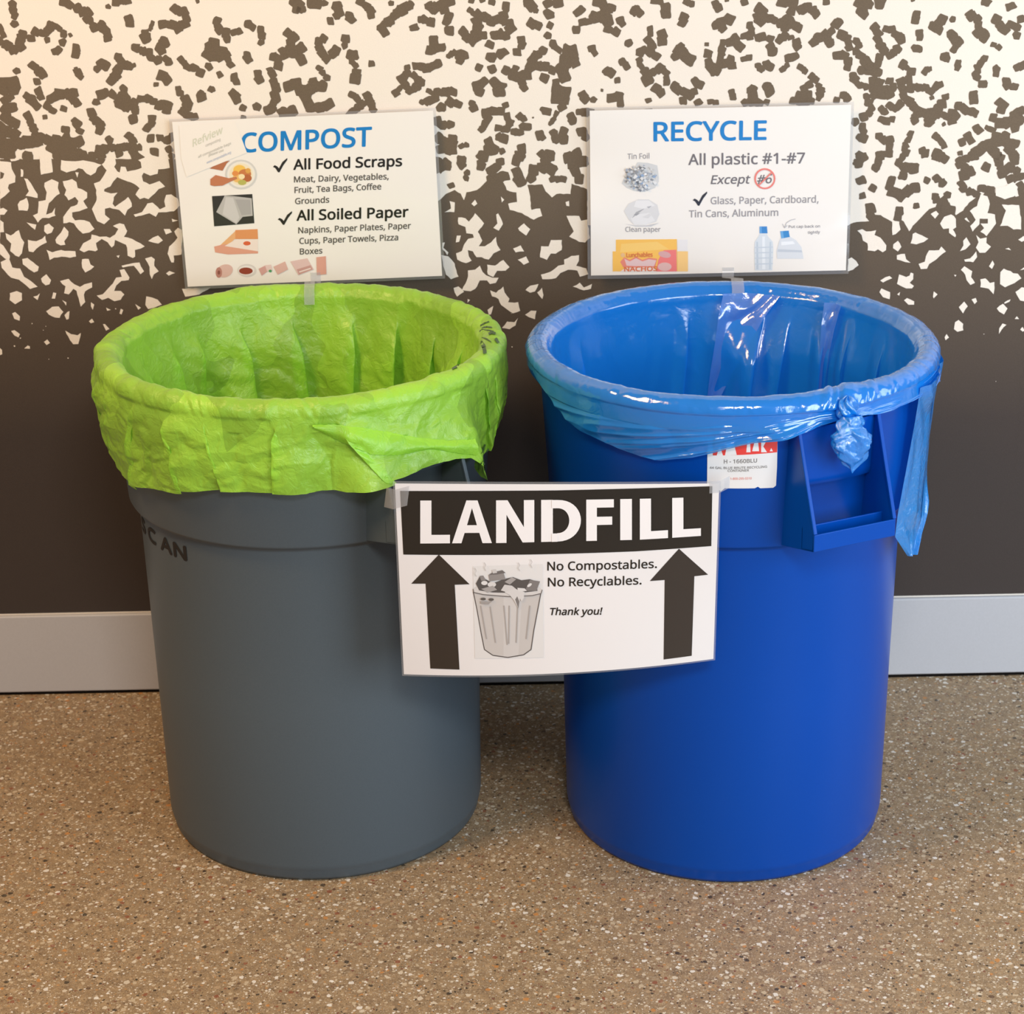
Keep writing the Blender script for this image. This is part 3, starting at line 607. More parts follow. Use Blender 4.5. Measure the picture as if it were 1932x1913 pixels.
    for i, (r, ph, z) in enumerate(rows):
        a = np.radians(ph); P[i, :, 0] = r*np.cos(a); P[i, :, 1] = r*np.sin(a); P[i, :, 2] = z
    return P, zt

green_film = film('lime_film', (0.46, 0.86, 0.075), (0.55, 0.85, 0.25), 0.20, 0.28, 0.33, 0.8, 0.8, 60, 0.16)
blue_film = film('blue_film', (0.015, 0.34, 1.0), (0.08, 0.50, 0.95), 0.34, 0.22, 0.12, 1.9, 0.22, 40)

G_SKIRT = [(-180, .715), (-168.5, .700), (-165, .655), (-147, .626), (-138, .640), (-129, .6484), (-111, .6648), (-96, .6672), (-85, .6653), (-75, .668), (-69, .676),
           (-61, .686), (-52.5, .692), (-46, .692), (-41.5, .687), (-39, .672), (-37, .645), (-34, .640), (-30, .650), (-20, .655), (-12, .665), (0, .67), (90, .68), (180, .715)]
B_SKIRT = [(-180, .765), (-167, .775), (-155, .757), (-147, .7337), (-138.3, .7226), (-129, .7144), (-121, .7047), (-115, .7042), (-106, .715), (-93, .736),
           (-79, .7536), (-70.5, .762), (-65, .768), (-60, .7655), (-53.5, .7611), (-45, .7600), (-34, .7580), (-28, .752), (-20, .755), (-8, .74), (40, .73), (120, .73), (160, .755), (180, .765)]
P_green, ztg = liner_points('green', G_SKIRT, 101)
bag_green = grid_obj('bin_liner', P_green, green_film, None, closed_u=True)
bag_green.location = (GREY[0], GREY[1], 0)
bag_green['label'] = 'lime green translucent bag folded over the rim of the grey container'; bag_green['category'] = 'bin liner'
P_blue, ztb = liner_points('blue', B_SKIRT, 202)
bag_blue = grid_obj('bin_liner', P_blue, blue_film, None, closed_u=True)
bag_blue.location = (BLUE[0], BLUE[1], 0)
bag_blue['label'] = 'glossy blue see-through bag knotted at the front of the blue container'; bag_blue['category'] = 'bin liner'

# knot and its tail, hanging in front of the handle
def local_pol(phi, r, z): a = math.radians(phi); return np.array([r*math.cos(a), r*math.sin(a), z])
K = 0.5*(1)
def leaf(name, parent, top, bot, width, thick, seed, m, facing, ragged=0.16):
    top = np.array(top); bot = np.array(bot); ax = bot-top; L = np.linalg.norm(ax); ax /= L
    n_ = np.array([math.cos(math.radians(facing)), math.sin(math.radians(facing)), 0.0]); sd = np.cross(ax, n_); sd /= np.linalg.norm(sd); n_ = np.cross(sd, ax)
    rs = np.random.RandomState(seed)
    nr, nc = 46, 72
    P = np.zeros((nr, nc, 3))
    for i in range(nr):
        t = i/(nr-1)
        w = width*0.5*(math.sin(math.pi*min(1, t*0.80+0.13))**0.75)*(1 if t < .78 else max(0.03, 1-((t-.78)/.22)**1.3*0.95))
        tt = thick*0.5*(0.35+math.sin(math.pi*min(1, t*0.9+0.1)))*max(0.1, 1-t**4)
        for j in range(nc):
            a = 2*math.pi*j/nc
            U_ = np.array([j/nc]); Z_ = np.array([t])
            k = 1+0.30*float(crumple(U_, Z_, seed, 9, 7)[0])*(t > .05)+ragged*float(crumple(U_, Z_, seed+5, 24, 16)[0])
            P[i, j] = top+ax*L*(t+0.03*math.sin(a*3+t*5)*t)+sd*w*math.cos(a)*k+n_*tt*math.sin(a)*k*1.3
    return grid_obj(name, P, m, parent, closed_u=True)
knot_film = film('blue_film_gathered', (0.012, 0.33, 0.88), (0.12, 0.52, 0.92), 0.22, 0.30, 0.12, 2.0, 0.5, 90)
leaf('knot_tail', bag_blue, local_pol(-66.0, .334, .778), local_pol(-66.5, .345, .700), 0.052, 0.020, 31, knot_film, -66)
# the knot: a wrapped lump
kc = local_pol(-65.5, .318, .782)
nr, nc = 30, 60
P = np.zeros((nr, nc, 3))
e1 = np.array([math.cos(math.radians(-65.5)), math.sin(math.radians(-65.5)), 0]); e2 = np.array([-e1[1], e1[0], 0])
for i in range(nr):
    th_ = math.pi*i/(nr-1)
    for j in range(nc):
        a = 2*math.pi*j/nc
        k = 1+0.16*math.sin(5*a+3*math.cos(th_)*2)+0.12*float(crumple(np.array([j/nc]), np.array([th_]), 77, 10, 3)[0])
        P[i, j] = kc+e1*0.011*k*math.sin(th_)*math.cos(a)+e2*0.015*k*math.sin(th_)*math.sin(a)+np.array([0, 0, 1])*0.017*k*math.cos(th_)
grid_obj('knot', P, knot_film, bag_blue, closed_u=True)

# long loose end of the blue bag hanging down at the right
#LF = edges as (phi, r, z)
def strip(name, parent, left, right, m, seed, amp, n=60, k=24):
    ts = np.linspace(0, 1, n)
    def curve(pts):
        pts = np.array([local_pol(*p) for p in pts]); s = np.linspace(0, 1, len(pts))
        return np.stack([np.interp(ts, s, pts[:, i]) for i in range(3)], -1)
    A, B_ = curve(left), curve(right)
    P = np.zeros((n, k, 3))
    for j in range(k):
        u = j/(k-1)
        c = crumple(np.full(n, u), ts, seed, 5, 6)*amp*math.sin(math.pi*u)
        P[:, j] = A*(1-u)+B_*u
        rad = P[:, j, :2]/np.linalg.norm(P[:, j, :2], axis=1, keepdims=True)
        P[:, j, :2] += rad*(c+amp*1.6*math.sin(math.pi*u))[:, None]
    return grid_obj(name, P, m, parent)
haze_film = film('blue_film_hazy', (0.15, 0.40, 0.95), (0.45, 0.62, 0.97), 0.42, 0.25, 0.10, 2.6, 0.35, 30)
# loose panels of film hanging inside, gathered to a point low down
strip('loose_panel', bag_blue,
      [(67, .262, .790), (72, .247, .755), (76, .240, .72), (83, .236, .665), (88, .236, .62), (92, .236, .56)],
      [(87, .262, .790), (89, .244, .755), (90, .238, .72), (92, .235, .665), (93, .236, .62), (94, .236, .56)], haze_film, 15, 0.007)
strip('loose_panel', bag_blue,
      [(43, .262, .790), (44, .254, .755), (45, .250, .72), (46, .246, .665), (46.5, .244, .62), (47, .244, .56)],
      [(50, .262, .790), (49.5, .252, .755), (49, .247, .72), (49, .243, .665), (49, .243, .62), (49, .242, .56)], haze_film, 16, 0.004)
strip('loose_end', bag_blue,
      [(-36, .312, .775), (-34, .302, .72), (-35, .295, .65), (-38, .292, .58), (-39, .292, .545), (-33, .299, .505)],
      [(-20, .311, .775), (-14, .303, .72), (-13, .297, .65), (-15, .296, .58), (-19, .297, .54), (-31, .300, .503)], knot_film, 5, 0.006)
strip('loose_end', bag_blue,
      [(-20, .311, .775), (-14, .304, .72), (-13, .298, .65), (-15, .297, .58), (-19, .298, .54), (-31, .301, .503)],
      [(6, .311, .775), (6, .296, .72), (4, .291, .65), (0, .290, .58), (-10, .290, .54), (-29, .300, .505)], knot_film, 8, 0.006)

# details lying on the green bag, found by where they show on its outside
class OnBag:
    def __init__(s, P, c, r0):
        s.P = P[r0:]+np.array([c[0], c[1], 0]); s.c = c
        d = s.P-CAM; z = d@_fw
        s.px = np.stack([IW/2+F_PX*(d@_R)/z, IH/2-F_PX*(d@_U)/z], -1)
        rad = s.P-np.array([c[0], c[1], 0.70]); s.front = (rad[..., 0]*(CAM[0]-s.P[..., 0])+rad[..., 1]*(CAM[1]-s.P[..., 1]) > 0) | (s.P[..., 2] > .79)
        s.z = z
    def at(s, x, y, lift):
        q = (s.px[..., 0]-x)**2+(s.px[..., 1]-y)**2+np.where(s.front, 0, 1e5)+(s.z-2.6)*8
        i, j = np.unravel_index(np.argmin(q), q.shape)
        p = s.P[i, j]
        n = np.array([p[0]-s.c[0], p[1]-s.c[1], 0]); n /= np.linalg.norm(n)
        if p[2] > .78: n = n*0.5+np.array([0, 0, .85])
        return p+n*lift-np.array([s.c[0], s.c[1], 0])
    def stroke(s, pts, w, lift=0.0016):
        out = []
        for (x0, y0), (x1, y1) in zip(pts, pts[1:]):
            L = math.hypot(x1-x0, y1-y0); k = max(1, int(L/3)); nx, ny = -(y1-y0)/L*w/2, (x1-x0)/L*w/2
            for j in range(k+1):
                t = j/k; x, y = x0+(x1-x0)*t, y0+(y1-y0)*t
                out.append((s.at(x+nx, y+ny, lift), s.at(x-nx, y-ny, lift)))
        return np.array(out)
ob = OnBag(P_green, GREY, 126)
bag_ink = mat('bag_print', '3c5a30', .5)
for k, (pts, w) in enumerate((([(905, 616), (913, 611), (921, 608)], 2.5), ([(907, 620), (917, 618), (927, 619)], 2.5), ([(901, 629), (909, 623), (920, 624), (930, 627)], 2), ([(920, 631), (927, 629), (933, 630)], 4),
        ([(889, 652), (899, 646), (908, 648)], 8), ([(906, 646), (912, 656), (914, 668)], 7), ([(851, 696), (860, 692)], 6), ([(860, 692), (865, 684), (860, 679)], 6), ([(908, 638), (917, 641), (927, 647)], 2),
        ([(935, 640), (941, 649)], 5), ([(901, 893), (906, 862), (913, 838)], 3), ([(910, 892), (916, 858), (923, 838)], 3), ([(906, 875), (914, 868)], 3))):
    grid_obj('bag_lettering', ob.stroke(pts, w), bag_ink, bag_green, smooth=False)
def band(name, top, bot, lift, bulge, parent, m, n=40, k=9):
    tx = np.linspace(0, 1, n); P = np.zeros((k, n, 3))
    T = [np.interp(tx, np.linspace(0, 1, len(top)), [p[i] for p in top]) for i in (0, 1)]
    B_ = [np.interp(tx, np.linspace(0, 1, len(bot)), [p[i] for p in bot]) for i in (0, 1)]
    for a in range(k):
        u = a/(k-1)
        for j in range(n):
            P[a, j] = ob.at(T[0][j]*(1-u)+B_[0][j]*u, T[1][j]*(1-u)+B_[1][j]*u, lift+bulge*math.sin(math.pi*u))
    # smooth the picked positions a little
    for _ in range(2): P[1:-1, 1:-1] = (P[1:-1, 1:-1]*2+P[:-2, 1:-1]+P[2:, 1:-1]+P[1:-1, :-2]+P[1:-1, 2:])/6
    return grid_obj(name, P, m, parent)
band('folded_band', [(590, 800), (640, 800), (720, 812), (780, 824), (840, 830), (893, 828)], [(592, 806), (650, 836), (700, 856), (750, 858), (810, 846), (896, 858)], .003, .006, bag_green, green_film)
# ------------------------------------------------------------------ printed sheets
def load_font():
    try:
        p = os.path.join(bpy.utils.system_resource('DATAFILES'), 'fonts', 'NotoSansMath-Regular.woff2')
        return bpy.data.fonts.load(p)
    except Exception:
        return None
FONT = load_font()
def text_tris(s):
    c = bpy.data.curves.new('t', 'FONT'); c.body = s; c.size = 1; c.resolution_u = 3
    if FONT: c.font = FONT
    o = bpy.data.objects.new('t', c); COL.objects.link(o)
    dg = bpy.context.evaluated_depsgraph_get(); dg.update()
    me = o.evaluated_get(dg).to_mesh()
    V = np.array([v.co[:2] for v in me.vertices]) if len(me.vertices) else np.zeros((0, 2))
    T = [tuple(p.vertices) for p in me.polygons]
    o.evaluated_get(dg).to_mesh_clear()
    bpy.data.objects.remove(o); bpy.data.curves.remove(c)
    return V, T
CAPH = {}
def cap_height():
    if 'h' not in CAPH:
        V, _ = text_tris('H'); CAPH['h'] = V[:, 1].max()-V[:, 1].min(); CAPH['b'] = V[:, 1].min()
    return CAPH['h'], CAPH['b']

class Sheet:
    """surface point for (u,v) and print placed on it by measured positions"""
    def __init__(s, surf, guess_px, seg=0.0):
        s.surf = surf; s.g = guess_px; s.layer = 0; s.seg = seg
    def uv(s, px, py):
        TL, TR, BR, BL = [np.array(c, float) for c in s.g]
        u = v = 0.5; t = np.array([px, py], float)
        for _ in range(6):
            p = project(s.surf(u, v)); e = 1e-4
            J = np.stack([(project(s.surf(u+e, v))-p)/e, (project(s.surf(u, v+e))-p)/e], -1)
            d = np.linalg.solve(J, t-p); u += d[0]; v += d[1]
        return np.array([u, v])
    def emit(s, name, UV, faces, m, parent, lift, mi=None):
        bm = bmesh.new()
        vs = [bm.verts.new((q[0], q[1], q[2] if len(q) > 2 else 0)) for q in UV]
        for k, f in enumerate(faces):
            try:
                q = bm.faces.new([vs[i] for i in f]); q.material_index = mi[k] if mi else 0
            except ValueError: pass
        bm.normal_update()
        bmesh.ops.triangulate(bm, faces=[f for f in bm.faces if len(f.verts) > 3])
        if s.seg:
            for _ in range(5):
                es = [e for e in bm.edges if (e.verts[0].co-e.verts[1].co).length > s.seg]
                if not es: break
                bmesh.ops.subdivide_edges(bm, edges=es, cuts=1)
                bmesh.ops.triangulate(bm, faces=[f for f in bm.faces if len(f.verts) > 3])
        for v in bm.verts:
            P = s.surf(v.co.x, v.co.y); e = 1e-3
            n = np.cross(s.surf(v.co.x, v.co.y+e)-P, s.surf(v.co.x+e, v.co.y)-P); n /= np.linalg.norm(n)
            if n[1] > 0: n = -n
            v.co = Vector(P+n*(lift+v.co.z))
        bmesh.ops.recalc_face_normals(bm, faces=bm.faces)
        for f in bm.faces:
            f.normal_update()
            if f.normal.y > 0: f.normal_flip()
        me = bpy.data.meshes.new(name); bm.to_mesh(me); bm.free()
        for q in (m if isinstance(m, list) else [m]): me.materials.append(q)
        o = bpy.data.objects.new(name, me); COL.objects.link(o)
        if parent:
            o.parent = parent; o.matrix_parent_inverse = Matrix.Translation(-Vector(parent.location))
        return o
    def text(s, name, lines, m, parent, lift=0.0004):
        return [s.text_line(name, [l], m, parent, lift) for l in lines]
    def text_line(s, name, lines, m, parent, lift):
        """lines: (string, x0,y0, x1,y1, capheight_px, boldness_px, slant)"""
        H, B = cap_height(); UV, F = [], []
        for (st, x0, y0, x1, y1, cap, bold, sl) in lines:
            V, T = text_tris(st)
            if len(V) == 0: continue
            xa, xb = V[:, 0].min(), V[:, 0].max()
            a = s.uv(x0, y0); b = s.uv(x1, y1); up = s.uv(x0+cap*(x1-x0)*0/1, y0-cap)-a
            ringo = [(0, 0)] if bold <= 0 else [(math.cos(k*math.pi/3)*bold, math.sin(k*math.pi/3)*bold) for k in range(6)]+[(0, 0)]
            px1 = (b-a)/math.hypot(x1-x0, y1-y0)
            for kk, (dx, dy) in enumerate(ringo):
                n0 = len(UV)
                for x, y in V:
                    t = (x-xa)/(xb-xa); h = (y-B)/H
                    p = a+(b-a)*t+up*h+px1*(sl*h*cap)+px1*dx+up/cap*dy
                    UV.append((p[0], p[1], kk*0.000015))
                F.extend(tuple(i+n0 for i in q) for q in T)
        return s.emit(name, UV, F, m, parent, lift)
    def shapes(s, name, polys, parent, lift=0.0004, mats_=None):
        """polys: (points_px, colour) painted in order"""
        UV, F, MI, ms, mk = [], [], [], [], {}
        objs = None
        for k, (pts, c) in enumerate(polys):
            if c not in mk:
                mk[c] = len(ms); ms.append(mat('print_'+c, c, 0.45, 0.4, coat=0.6, coat_rough=0.12))
        # each poly on its own thin layer: emit in one bmesh by offsetting afterwards
        bmv, bmf, bmi = [], [], []
        for k, (pts, c) in enumerate(polys):
            tmp = s.emit('t', [s.uv(*p) for p in pts], [tuple(range(len(pts)))], ms[mk[c]], None, lift+k*0.00004)
            me = tmp.data; n0 = len(bmv)
            bmv.extend(tuple(v.co) for v in me.vertices); bmf.extend(tuple(i+n0 for i in p.vertices) for p in me.polygons); bmi.extend([mk[c]]*len(me.polygons))
            bpy.data.objects.remove(tmp); bpy.data.meshes.remove(me)
        o = mesh_obj(name, bmv, bmf, ms, None, mi=bmi)
        o.parent = parent; o.matrix_parent_inverse = Matrix.Translation(-Vector(parent.location))
        return o

def flat_surf(x, z, rot, lean, w, h, y0=-0.012, wave=0.0):
    c, sn = math.cos(rot), math.sin(rot)
    def f(u, v):
        X = x+c*u*w+sn*v*h; Z = z+sn*u*w-c*v*h; dz = Z-z
        wv = wave*math.sin(9*v+2)*math.exp(-u*7)
        return np.array([X, y0+math.sin(lean)*dz-wv, z+math.cos(lean)*dz])
    return f
paper = mat('laminated_paper', 'f2ede6', 0.35, 0.4, coat=0.8, coat_rough=0.08)
def clear_film(name, alpha=0.78, rough=0.08, tint=(0.9, 0.92, 0.95)):
    m = bpy.data.materials.new(name); m.use_nodes = True; nt = m.node_tree; nt.nodes.remove(bsdf(m))
    tr = nd(m, 'ShaderNodeBsdfTransparent'); tr.inputs[0].default_value = (*tint, 1)
    di = nd(m, 'ShaderNodeBsdfDiffuse'); di.inputs[0].default_value = (.75, .76, .78, 1)
    gl = nd(m, 'ShaderNodeBsdfGlossy'); gl.inputs['Roughness'].default_value = rough
    a = nd(m, 'ShaderNodeMixShader', inp={0: 1-alpha}); lk(m, tr.outputs[0], a.inputs[1]); lk(m, di.outputs[0], a.inputs[2])
    b_ = nd(m, 'ShaderNodeMixShader', inp={0: 0.08}); lk(m, a.outputs[0], b_.inputs[1]); lk(m, gl.outputs[0], b_.inputs[2])
    lk(m, b_.outputs[0], nt.nodes['Material Output'].inputs['Surface'])
    return m
lam = clear_film('laminate', 0.82)
tape_m = clear_film('clear_tape', 0.72, 0.15)
def sheet_grid(name, surf, u0, u1, v0, v1, m, parent, off, n=24):
    P = np.array([[surf(u, v)+np.array([0, off, 0]) for u in np.linspace(u0, u1, n)] for v in np.linspace(v0, v1, n)])
    o = grid_obj(name, P[:, ::-1], m, None)
    if parent: o.parent = parent; o.matrix_parent_inverse = Matrix.Translation(-Vector(parent.location))
    return o
W_, H_ = 0.4318, 0.2794
ink = mat('print_black', '1d1814', 0.4, 0.4, coat=0.5); ink_soft = mat('print_dark_grey', '5c5650', 0.45, 0.4, coat=0.5)
ink_blue = mat('print_blue', '107ec6', 0.4, 0.4, coat=0.5)
grey_ink = mat('print_grey', '8d8a88', 0.45, 0.4, coat=0.5); pale_ink = mat('print_pale', 'c8c4ba', 0.45, 0.4, coat=0.5)
def ell(cx, cy, rx, ry, n=24, a0=0, a1=360, rot=0):
    r = math.radians(rot); out = []
    for i in range(n if a1-a0 >= 360 else n+1):
        a = math.radians(a0+(a1-a0)*i/n); x, y = rx*math.cos(a), ry*math.sin(a)
        out.append((cx+x*math.cos(r)-y*math.sin(r), cy+x*math.sin(r)+y*math.cos(r)))
    return out
def ring_polys(cx, cy, r, w, col, n=24):
    o_ = []
    for i in range(n):
        a, b_ = 2*math.pi*i/n, 2*math.pi*(i+1)/n
        o_.append(([(cx+math.cos(a)*(r-w), cy+math.sin(a)*(r-w)), (cx+math.cos(a)*r, cy+math.sin(a)*r), (cx+math.cos(b_)*r, cy+math.sin(b_)*r), (cx+math.cos(b_)*(r-w), cy+math.sin(b_)*(r-w))], col))
    return o_
def line_poly(pts, w, col):
    o_ = []
    for (x0, y0), (x1, y1) in zip(pts, pts[1:]):
        L = math.hypot(x1-x0, y1-y0) or 1; nx, ny = -(y1-y0)/L*w/2, (x1-x0)/L*w/2
        o_.append(([(x0+nx, y0+ny), (x1+nx, y1+ny), (x1-nx, y1-ny), (x0-nx, y0-ny)], col))
    return o_
CHECK = [(0, .62), (.12, .50), (.30, .58), (.42, .72), (.66, .28), (1.0, 0.0), (1.0, .14), (.72, .52), (.46, 1.0), (.36, 1.0), (.16, .70)]
def check(x, y, w, h, rot=0): return [(x+a*w+b_*0, y+b_*h+a*rot) for a, b_ in CHECK]

# --- COMPOST
z0 = 1.05051
s1 = flat_surf(-0.56417, z0, 0.02335, 0.03647, W_, H_)
c1 = s1(.5, 1)
comp = thing('sign', tuple(c1), 'white laminated COMPOST sign tilted on the patterned wall above the green bag', 'sign')
sheet_grid('laminate', s1, -.011, 1.011, -.016, 1.018, lam, comp, 0.0006)
sheet_grid('paper', s1, 0, 1, 0, 1, paper, comp, 0.0)
S = Sheet(s1, [(334, 233), (814, 209), (830, 516), (352, 541)])
S.text('heading', [('COMPOST', 456, 287, 700, 275, 35, 1.25, 0)], ink_blue, comp)
S.text('lettering', [('All Food Scraps', 554, 320, 758, 313, 19, .75, 0), ('All Soiled Paper', 560, 416, 770, 409, 19, .75, 0)], ink, comp)
S.text('small_lettering', [('Meat, Dairy, Vegetables,', 555, 344, 733, 338, 11, .35, 0), ('Fruit, Tea Bags, Coffee', 556, 364, 719, 357, 11, .35, 0), ('Grounds', 557, 385, 621, 382, 11, .35, 0),
       ('Napkins, Paper Plates, Paper', 563, 440, 775, 431, 11, .35, 0), ('Cups, Paper Towels, Pizza', 565, 460, 751, 453, 11, .35, 0), ('Boxes', 566, 480, 608, 478, 11, .35, 0)], ink_soft, comp)
S.shapes('check_mark', [(check(515, 298, 27, 27), '241f1c')], comp)
S.shapes('check_mark', [(check(524, 398, 27, 26), '241f1c')], comp)
# pasted slip over the corner of the heading
slip = S.shapes('paper_slip', [([(338, 237), (444, 229), (466, 288), (352, 334), (342, 300)], 'f2ece4')], comp, lift=0.0007)
S.text('slip_lettering', [('Refview', 364, 277, 420, 251, 14, .3, 0)], mat('slip_green', 'd3d4c0', .5), comp, lift=0.0009)
S.text('slip_small_lettering', [('composting', 388, 277, 416, 265, 5, .1, 0), ('all compostable bags', 374, 298, 436, 272, 4.5, .2, 0), ('please use', 394, 295, 422, 285, 4.5, .2, 0)], pale_ink, comp, lift=0.0009)
S.text('slip_link_lettering', [('www.compostable.org', 390, 309, 436, 289, 4.5, .2, 0)], mat('slip_blue', 'c3c8d6', .5), comp, lift=0.0009)
# printed pictures
bowl = [(ell(455, 329, 30, 28), 'd2d0cb'), (ell(455, 329, 26.5, 24.5), 'ece7dd'), ([(396, 318), (412, 306), (434, 303), (428, 308), (420, 322), (404, 319)], 'b4714e'),
        (ell(455, 329, 22, 21), 'efe2c2'), (ell(452, 321, 12, 10), 'f0c25a'), (ell(462, 328, 12, 9), 'c97b45'), (ell(448, 336, 9, 8), 'eaba6a'), (ell(466, 336, 9, 7), 'b5673a'),
        (ell(457, 344, 8, 5), 'b7b45c'), (ell(444, 327, 6, 5), 'e08f4a'), (ell(456, 333, 6, 5), 'f2dfae'), (ell(468, 322, 5, 5), 'dca24e'),
        ([(397, 338), (407, 330), (420, 333), (432, 336), (446, 333), (448, 337), (432, 344), (420, 350), (404, 351), (397, 349)], 'c07a55')]
S.shapes('printed_picture', bowl, comp)
S.shapes('printed_picture', [([(400, 370), (476, 366), (480, 421), (404, 427)], '33302d'), ([(424, 369), (442, 370), (475, 374), (477, 407), (458, 409), (446, 423), (408, 400)], 'b9b6b2'),
        ([(426, 372), (440, 373), (452, 410), (446, 421), (420, 404)], 'cbc8c5'), ([(444, 376), (472, 377), (474, 404), (456, 406)], 'a9a6a4')], comp)
S.shapes('printed_picture', [([(444, 434), (486, 432), (487, 451), (443, 451)], 'dd9560'), ([(414, 464), (444, 436), (444, 450), (424, 468)], 'e6b07c'), ([(404, 465), (426, 460), (487, 472), (487, 478), (430, 480), (406, 476)], 'dd9f88'),
        ([(424, 464), (444, 452), (487, 452), (487, 474)], 'efe0d6'), (ell(466, 459, 7, 4), 'd8653f')], comp)
row = [(ell(424, 511, 16, 12, rot=-20), 'dcb9ae'), (ell(413, 514, 6, 10), 'b98377'), (ell(413, 514, 2.5, 4), '8a5349'), (ell(466, 510, 18, 12), 'd9d3cd'), (ell(465, 510, 15, 9), 'ece6e0'), (ell(464, 511, 13, 6.5), '93402f'),
       ([(488, 507), (500, 501), (506, 511), (494, 520)], 'd3a39c'), ([(500, 500), (512, 499), (514, 510), (504, 512)], 'e4cbc4'), (ell(510, 511, 3, 2.5), '4f9a62'),
       ([(516, 503), (538, 493), (544, 508), (524, 518)], 'dcb3a8'), ([(548, 493), (580, 487), (592, 508), (563, 519)], 'dfc0ba'), ([(560, 508), (586, 500), (590, 508), (564, 518)], 'c89a92'),
       ([(564, 512), (586, 505), (587, 507), (565, 514)], 'ecdcd6'), ([(597, 485), (615, 483), (616, 517), (598, 519)], 'dba291')]
S.shapes('printed_picture', row, comp)

ink_faded = mat('print_faded_grey', '726d70', 0.45, 0.4, coat=0.5); washed_ink = mat('print_washed_grey', '9b9799', 0.45, 0.4, coat=0.5)
# --- RECYCLE
s2 = flat_surf(0.12576, 1.05547, 0.00174, 0.03647, W_, H_, wave=0.0022)
rec = thing('sign', tuple(s2(.5, 1)), 'white laminated RECYCLE sign on the patterned wall above the blue bag', 'sign')
sheet_grid('laminate', s2, -.013, 1.011, -.018, 1.022, lam, rec, 0.0006)
sheet_grid('paper', s2, 0, 1, 0, 1, paper, rec, 0.0, 60)
S = Sheet(s2, [(1114, 206), (1596, 201), (1601, 512), (1119, 517)])
S.text('heading', [('RECYCLE', 1234, 266, 1445, 263, 35, 1.25, 0)], ink_blue, rec)
S.text('lettering', [('All plastic #1-#7', 1299, 311, 1518, 308, 20, .5, 0), ], ink_faded, rec)
S.text('italic_lettering', [('Except', 1341, 347, 1413, 346, 16, .4, .22), ('#6', 1428, 347, 1455, 345, 16, .4, .15)], ink_faded, rec)
S.text('small_lettering', [('Glass, Paper, Cardboard,', 1341, 385, 1544, 382, 13, .3, 0), ('Tin Cans, Aluminum', 1300, 410, 1468, 407, 13, .3, 0)], washed_ink, rec)
S.shapes('check_mark', [(check(1307, 361, 27, 27), '2a2a34')], rec)
S.shapes('crossed_ring', ring_polys(1443, 337, 20, 3.2, 'e88076')+line_poly([(1431, 350), (1456, 325)], 2.6, 'e88076'), rec, lift=0.0005)
S.text('caption_lettering', [('Tin Foil', 1184, 300, 1225, 299, 10, .15, 0), ('Clean paper', 1180, 437, 1246, 437, 9, .15, 0)], washed_ink, rec)
S.text('caption_lettering', [('Put cap back on', 1488, 430, 1547, 429, 5, .15, 0), ('tightly', 1524, 441, 1547, 440, 5, .15, 0)], washed_ink, rec)
rr = random.Random(4)
foil = [([(1173, 346), (1180, 330), (1196, 318), (1203, 306), (1222, 307), (1240, 312), (1242, 326), (1243, 342), (1236, 354), (1216, 362), (1196, 360), (1182, 354)], 'cfd0d0')]
for i in range(150):
    a = rr.uniform(0, 6.28); q = math.sqrt(rr.random()); x = 1209+q*32*math.cos(a); y = 335+q*25*math.sin(a)
    s_ = rr.uniform(2, 5.5); foil.append(([(x+s_*rr.uniform(.4, 1)*math.cos(t), y+s_*rr.uniform(.3, .9)*math.sin(t)) for t in (0, 1.6, 3.1, 4.6)], rr.choice(['8d9096', 'e6e6e6', 'b5b8bd', '6e727a', 'f2f2f2', 'a4acba', 'c8c8c6', '8fa8c8', 'dedede'])))
S.shapes('printed_picture', foil, rec)
pap = [([(1177, 398), (1186, 384), (1204, 376), (1224, 376), (1240, 386), (1244, 404), (1238, 418), (1216, 424), (1196, 424), (1186, 414)], 'd9d8d8'),
       ([(1196, 424), (1190, 412), (1206, 398), (1226, 402), (1236, 416), (1218, 424)], 'e4e3e3'), ([(1192, 412), (1200, 400), (1218, 392), (1202, 404)], 'a9a9ac'), ([(1200, 378), (1224, 378), (1236, 388), (1214, 394), (1196, 390)], 'e6e5e5'),
       ([(1196, 404), (1208, 402), (1200, 407)], '9c9ca0'), ([(1220, 390), (1230, 388), (1224, 393)], 'b2b2b6'), ([(1178, 422), (1200, 427), (1228, 427), (1244, 420), (1220, 425), (1198, 425)], 'c9c8ca')]
S.shapes('printed_picture', pap, rec)
nach = [([(1162, 452), (1277, 451), (1278, 512), (1156, 512), (1156, 474), (1162, 474)], 'f7c25e'), ([(1172, 460), (1240, 456), (1262, 470), (1170, 476)], 'f8cd74'), ([(1278, 474), (1298, 474), (1298, 512), (1278, 512)], 'f7cc84'), ([(1278, 452), (1297, 452), (1297, 473), (1278, 473)], 'e9e6e6'),
        ([(1238, 512), (1242, 490), (1252, 472), (1276, 471), (1277, 512)], 'ee7f7c'), ([(1170, 494), (1178, 485), (1188, 490), (1200, 484), (1212, 490), (1224, 486), (1240, 488), (1236, 504), (1200, 505), (1176, 504)], 'e58a78'),
        ([(1178, 488), (1188, 493), (1200, 487), (1212, 493), (1224, 489), (1238, 491), (1234, 502), (1200, 502), (1182, 501)], 'e3c4c4'), (ell(1254, 480, 12, 6, rot=12), 'd8a8a8'), (ell(1254, 503, 13, 8), 'e0b8b4'), (ell(1175, 481, 4, 4), 'e8bd8c'),
        ([(1180, 505), (1235, 504), (1238, 512), (1170, 512)], 'efdcd4')]
S.shapes('printed_picture', nach, rec)
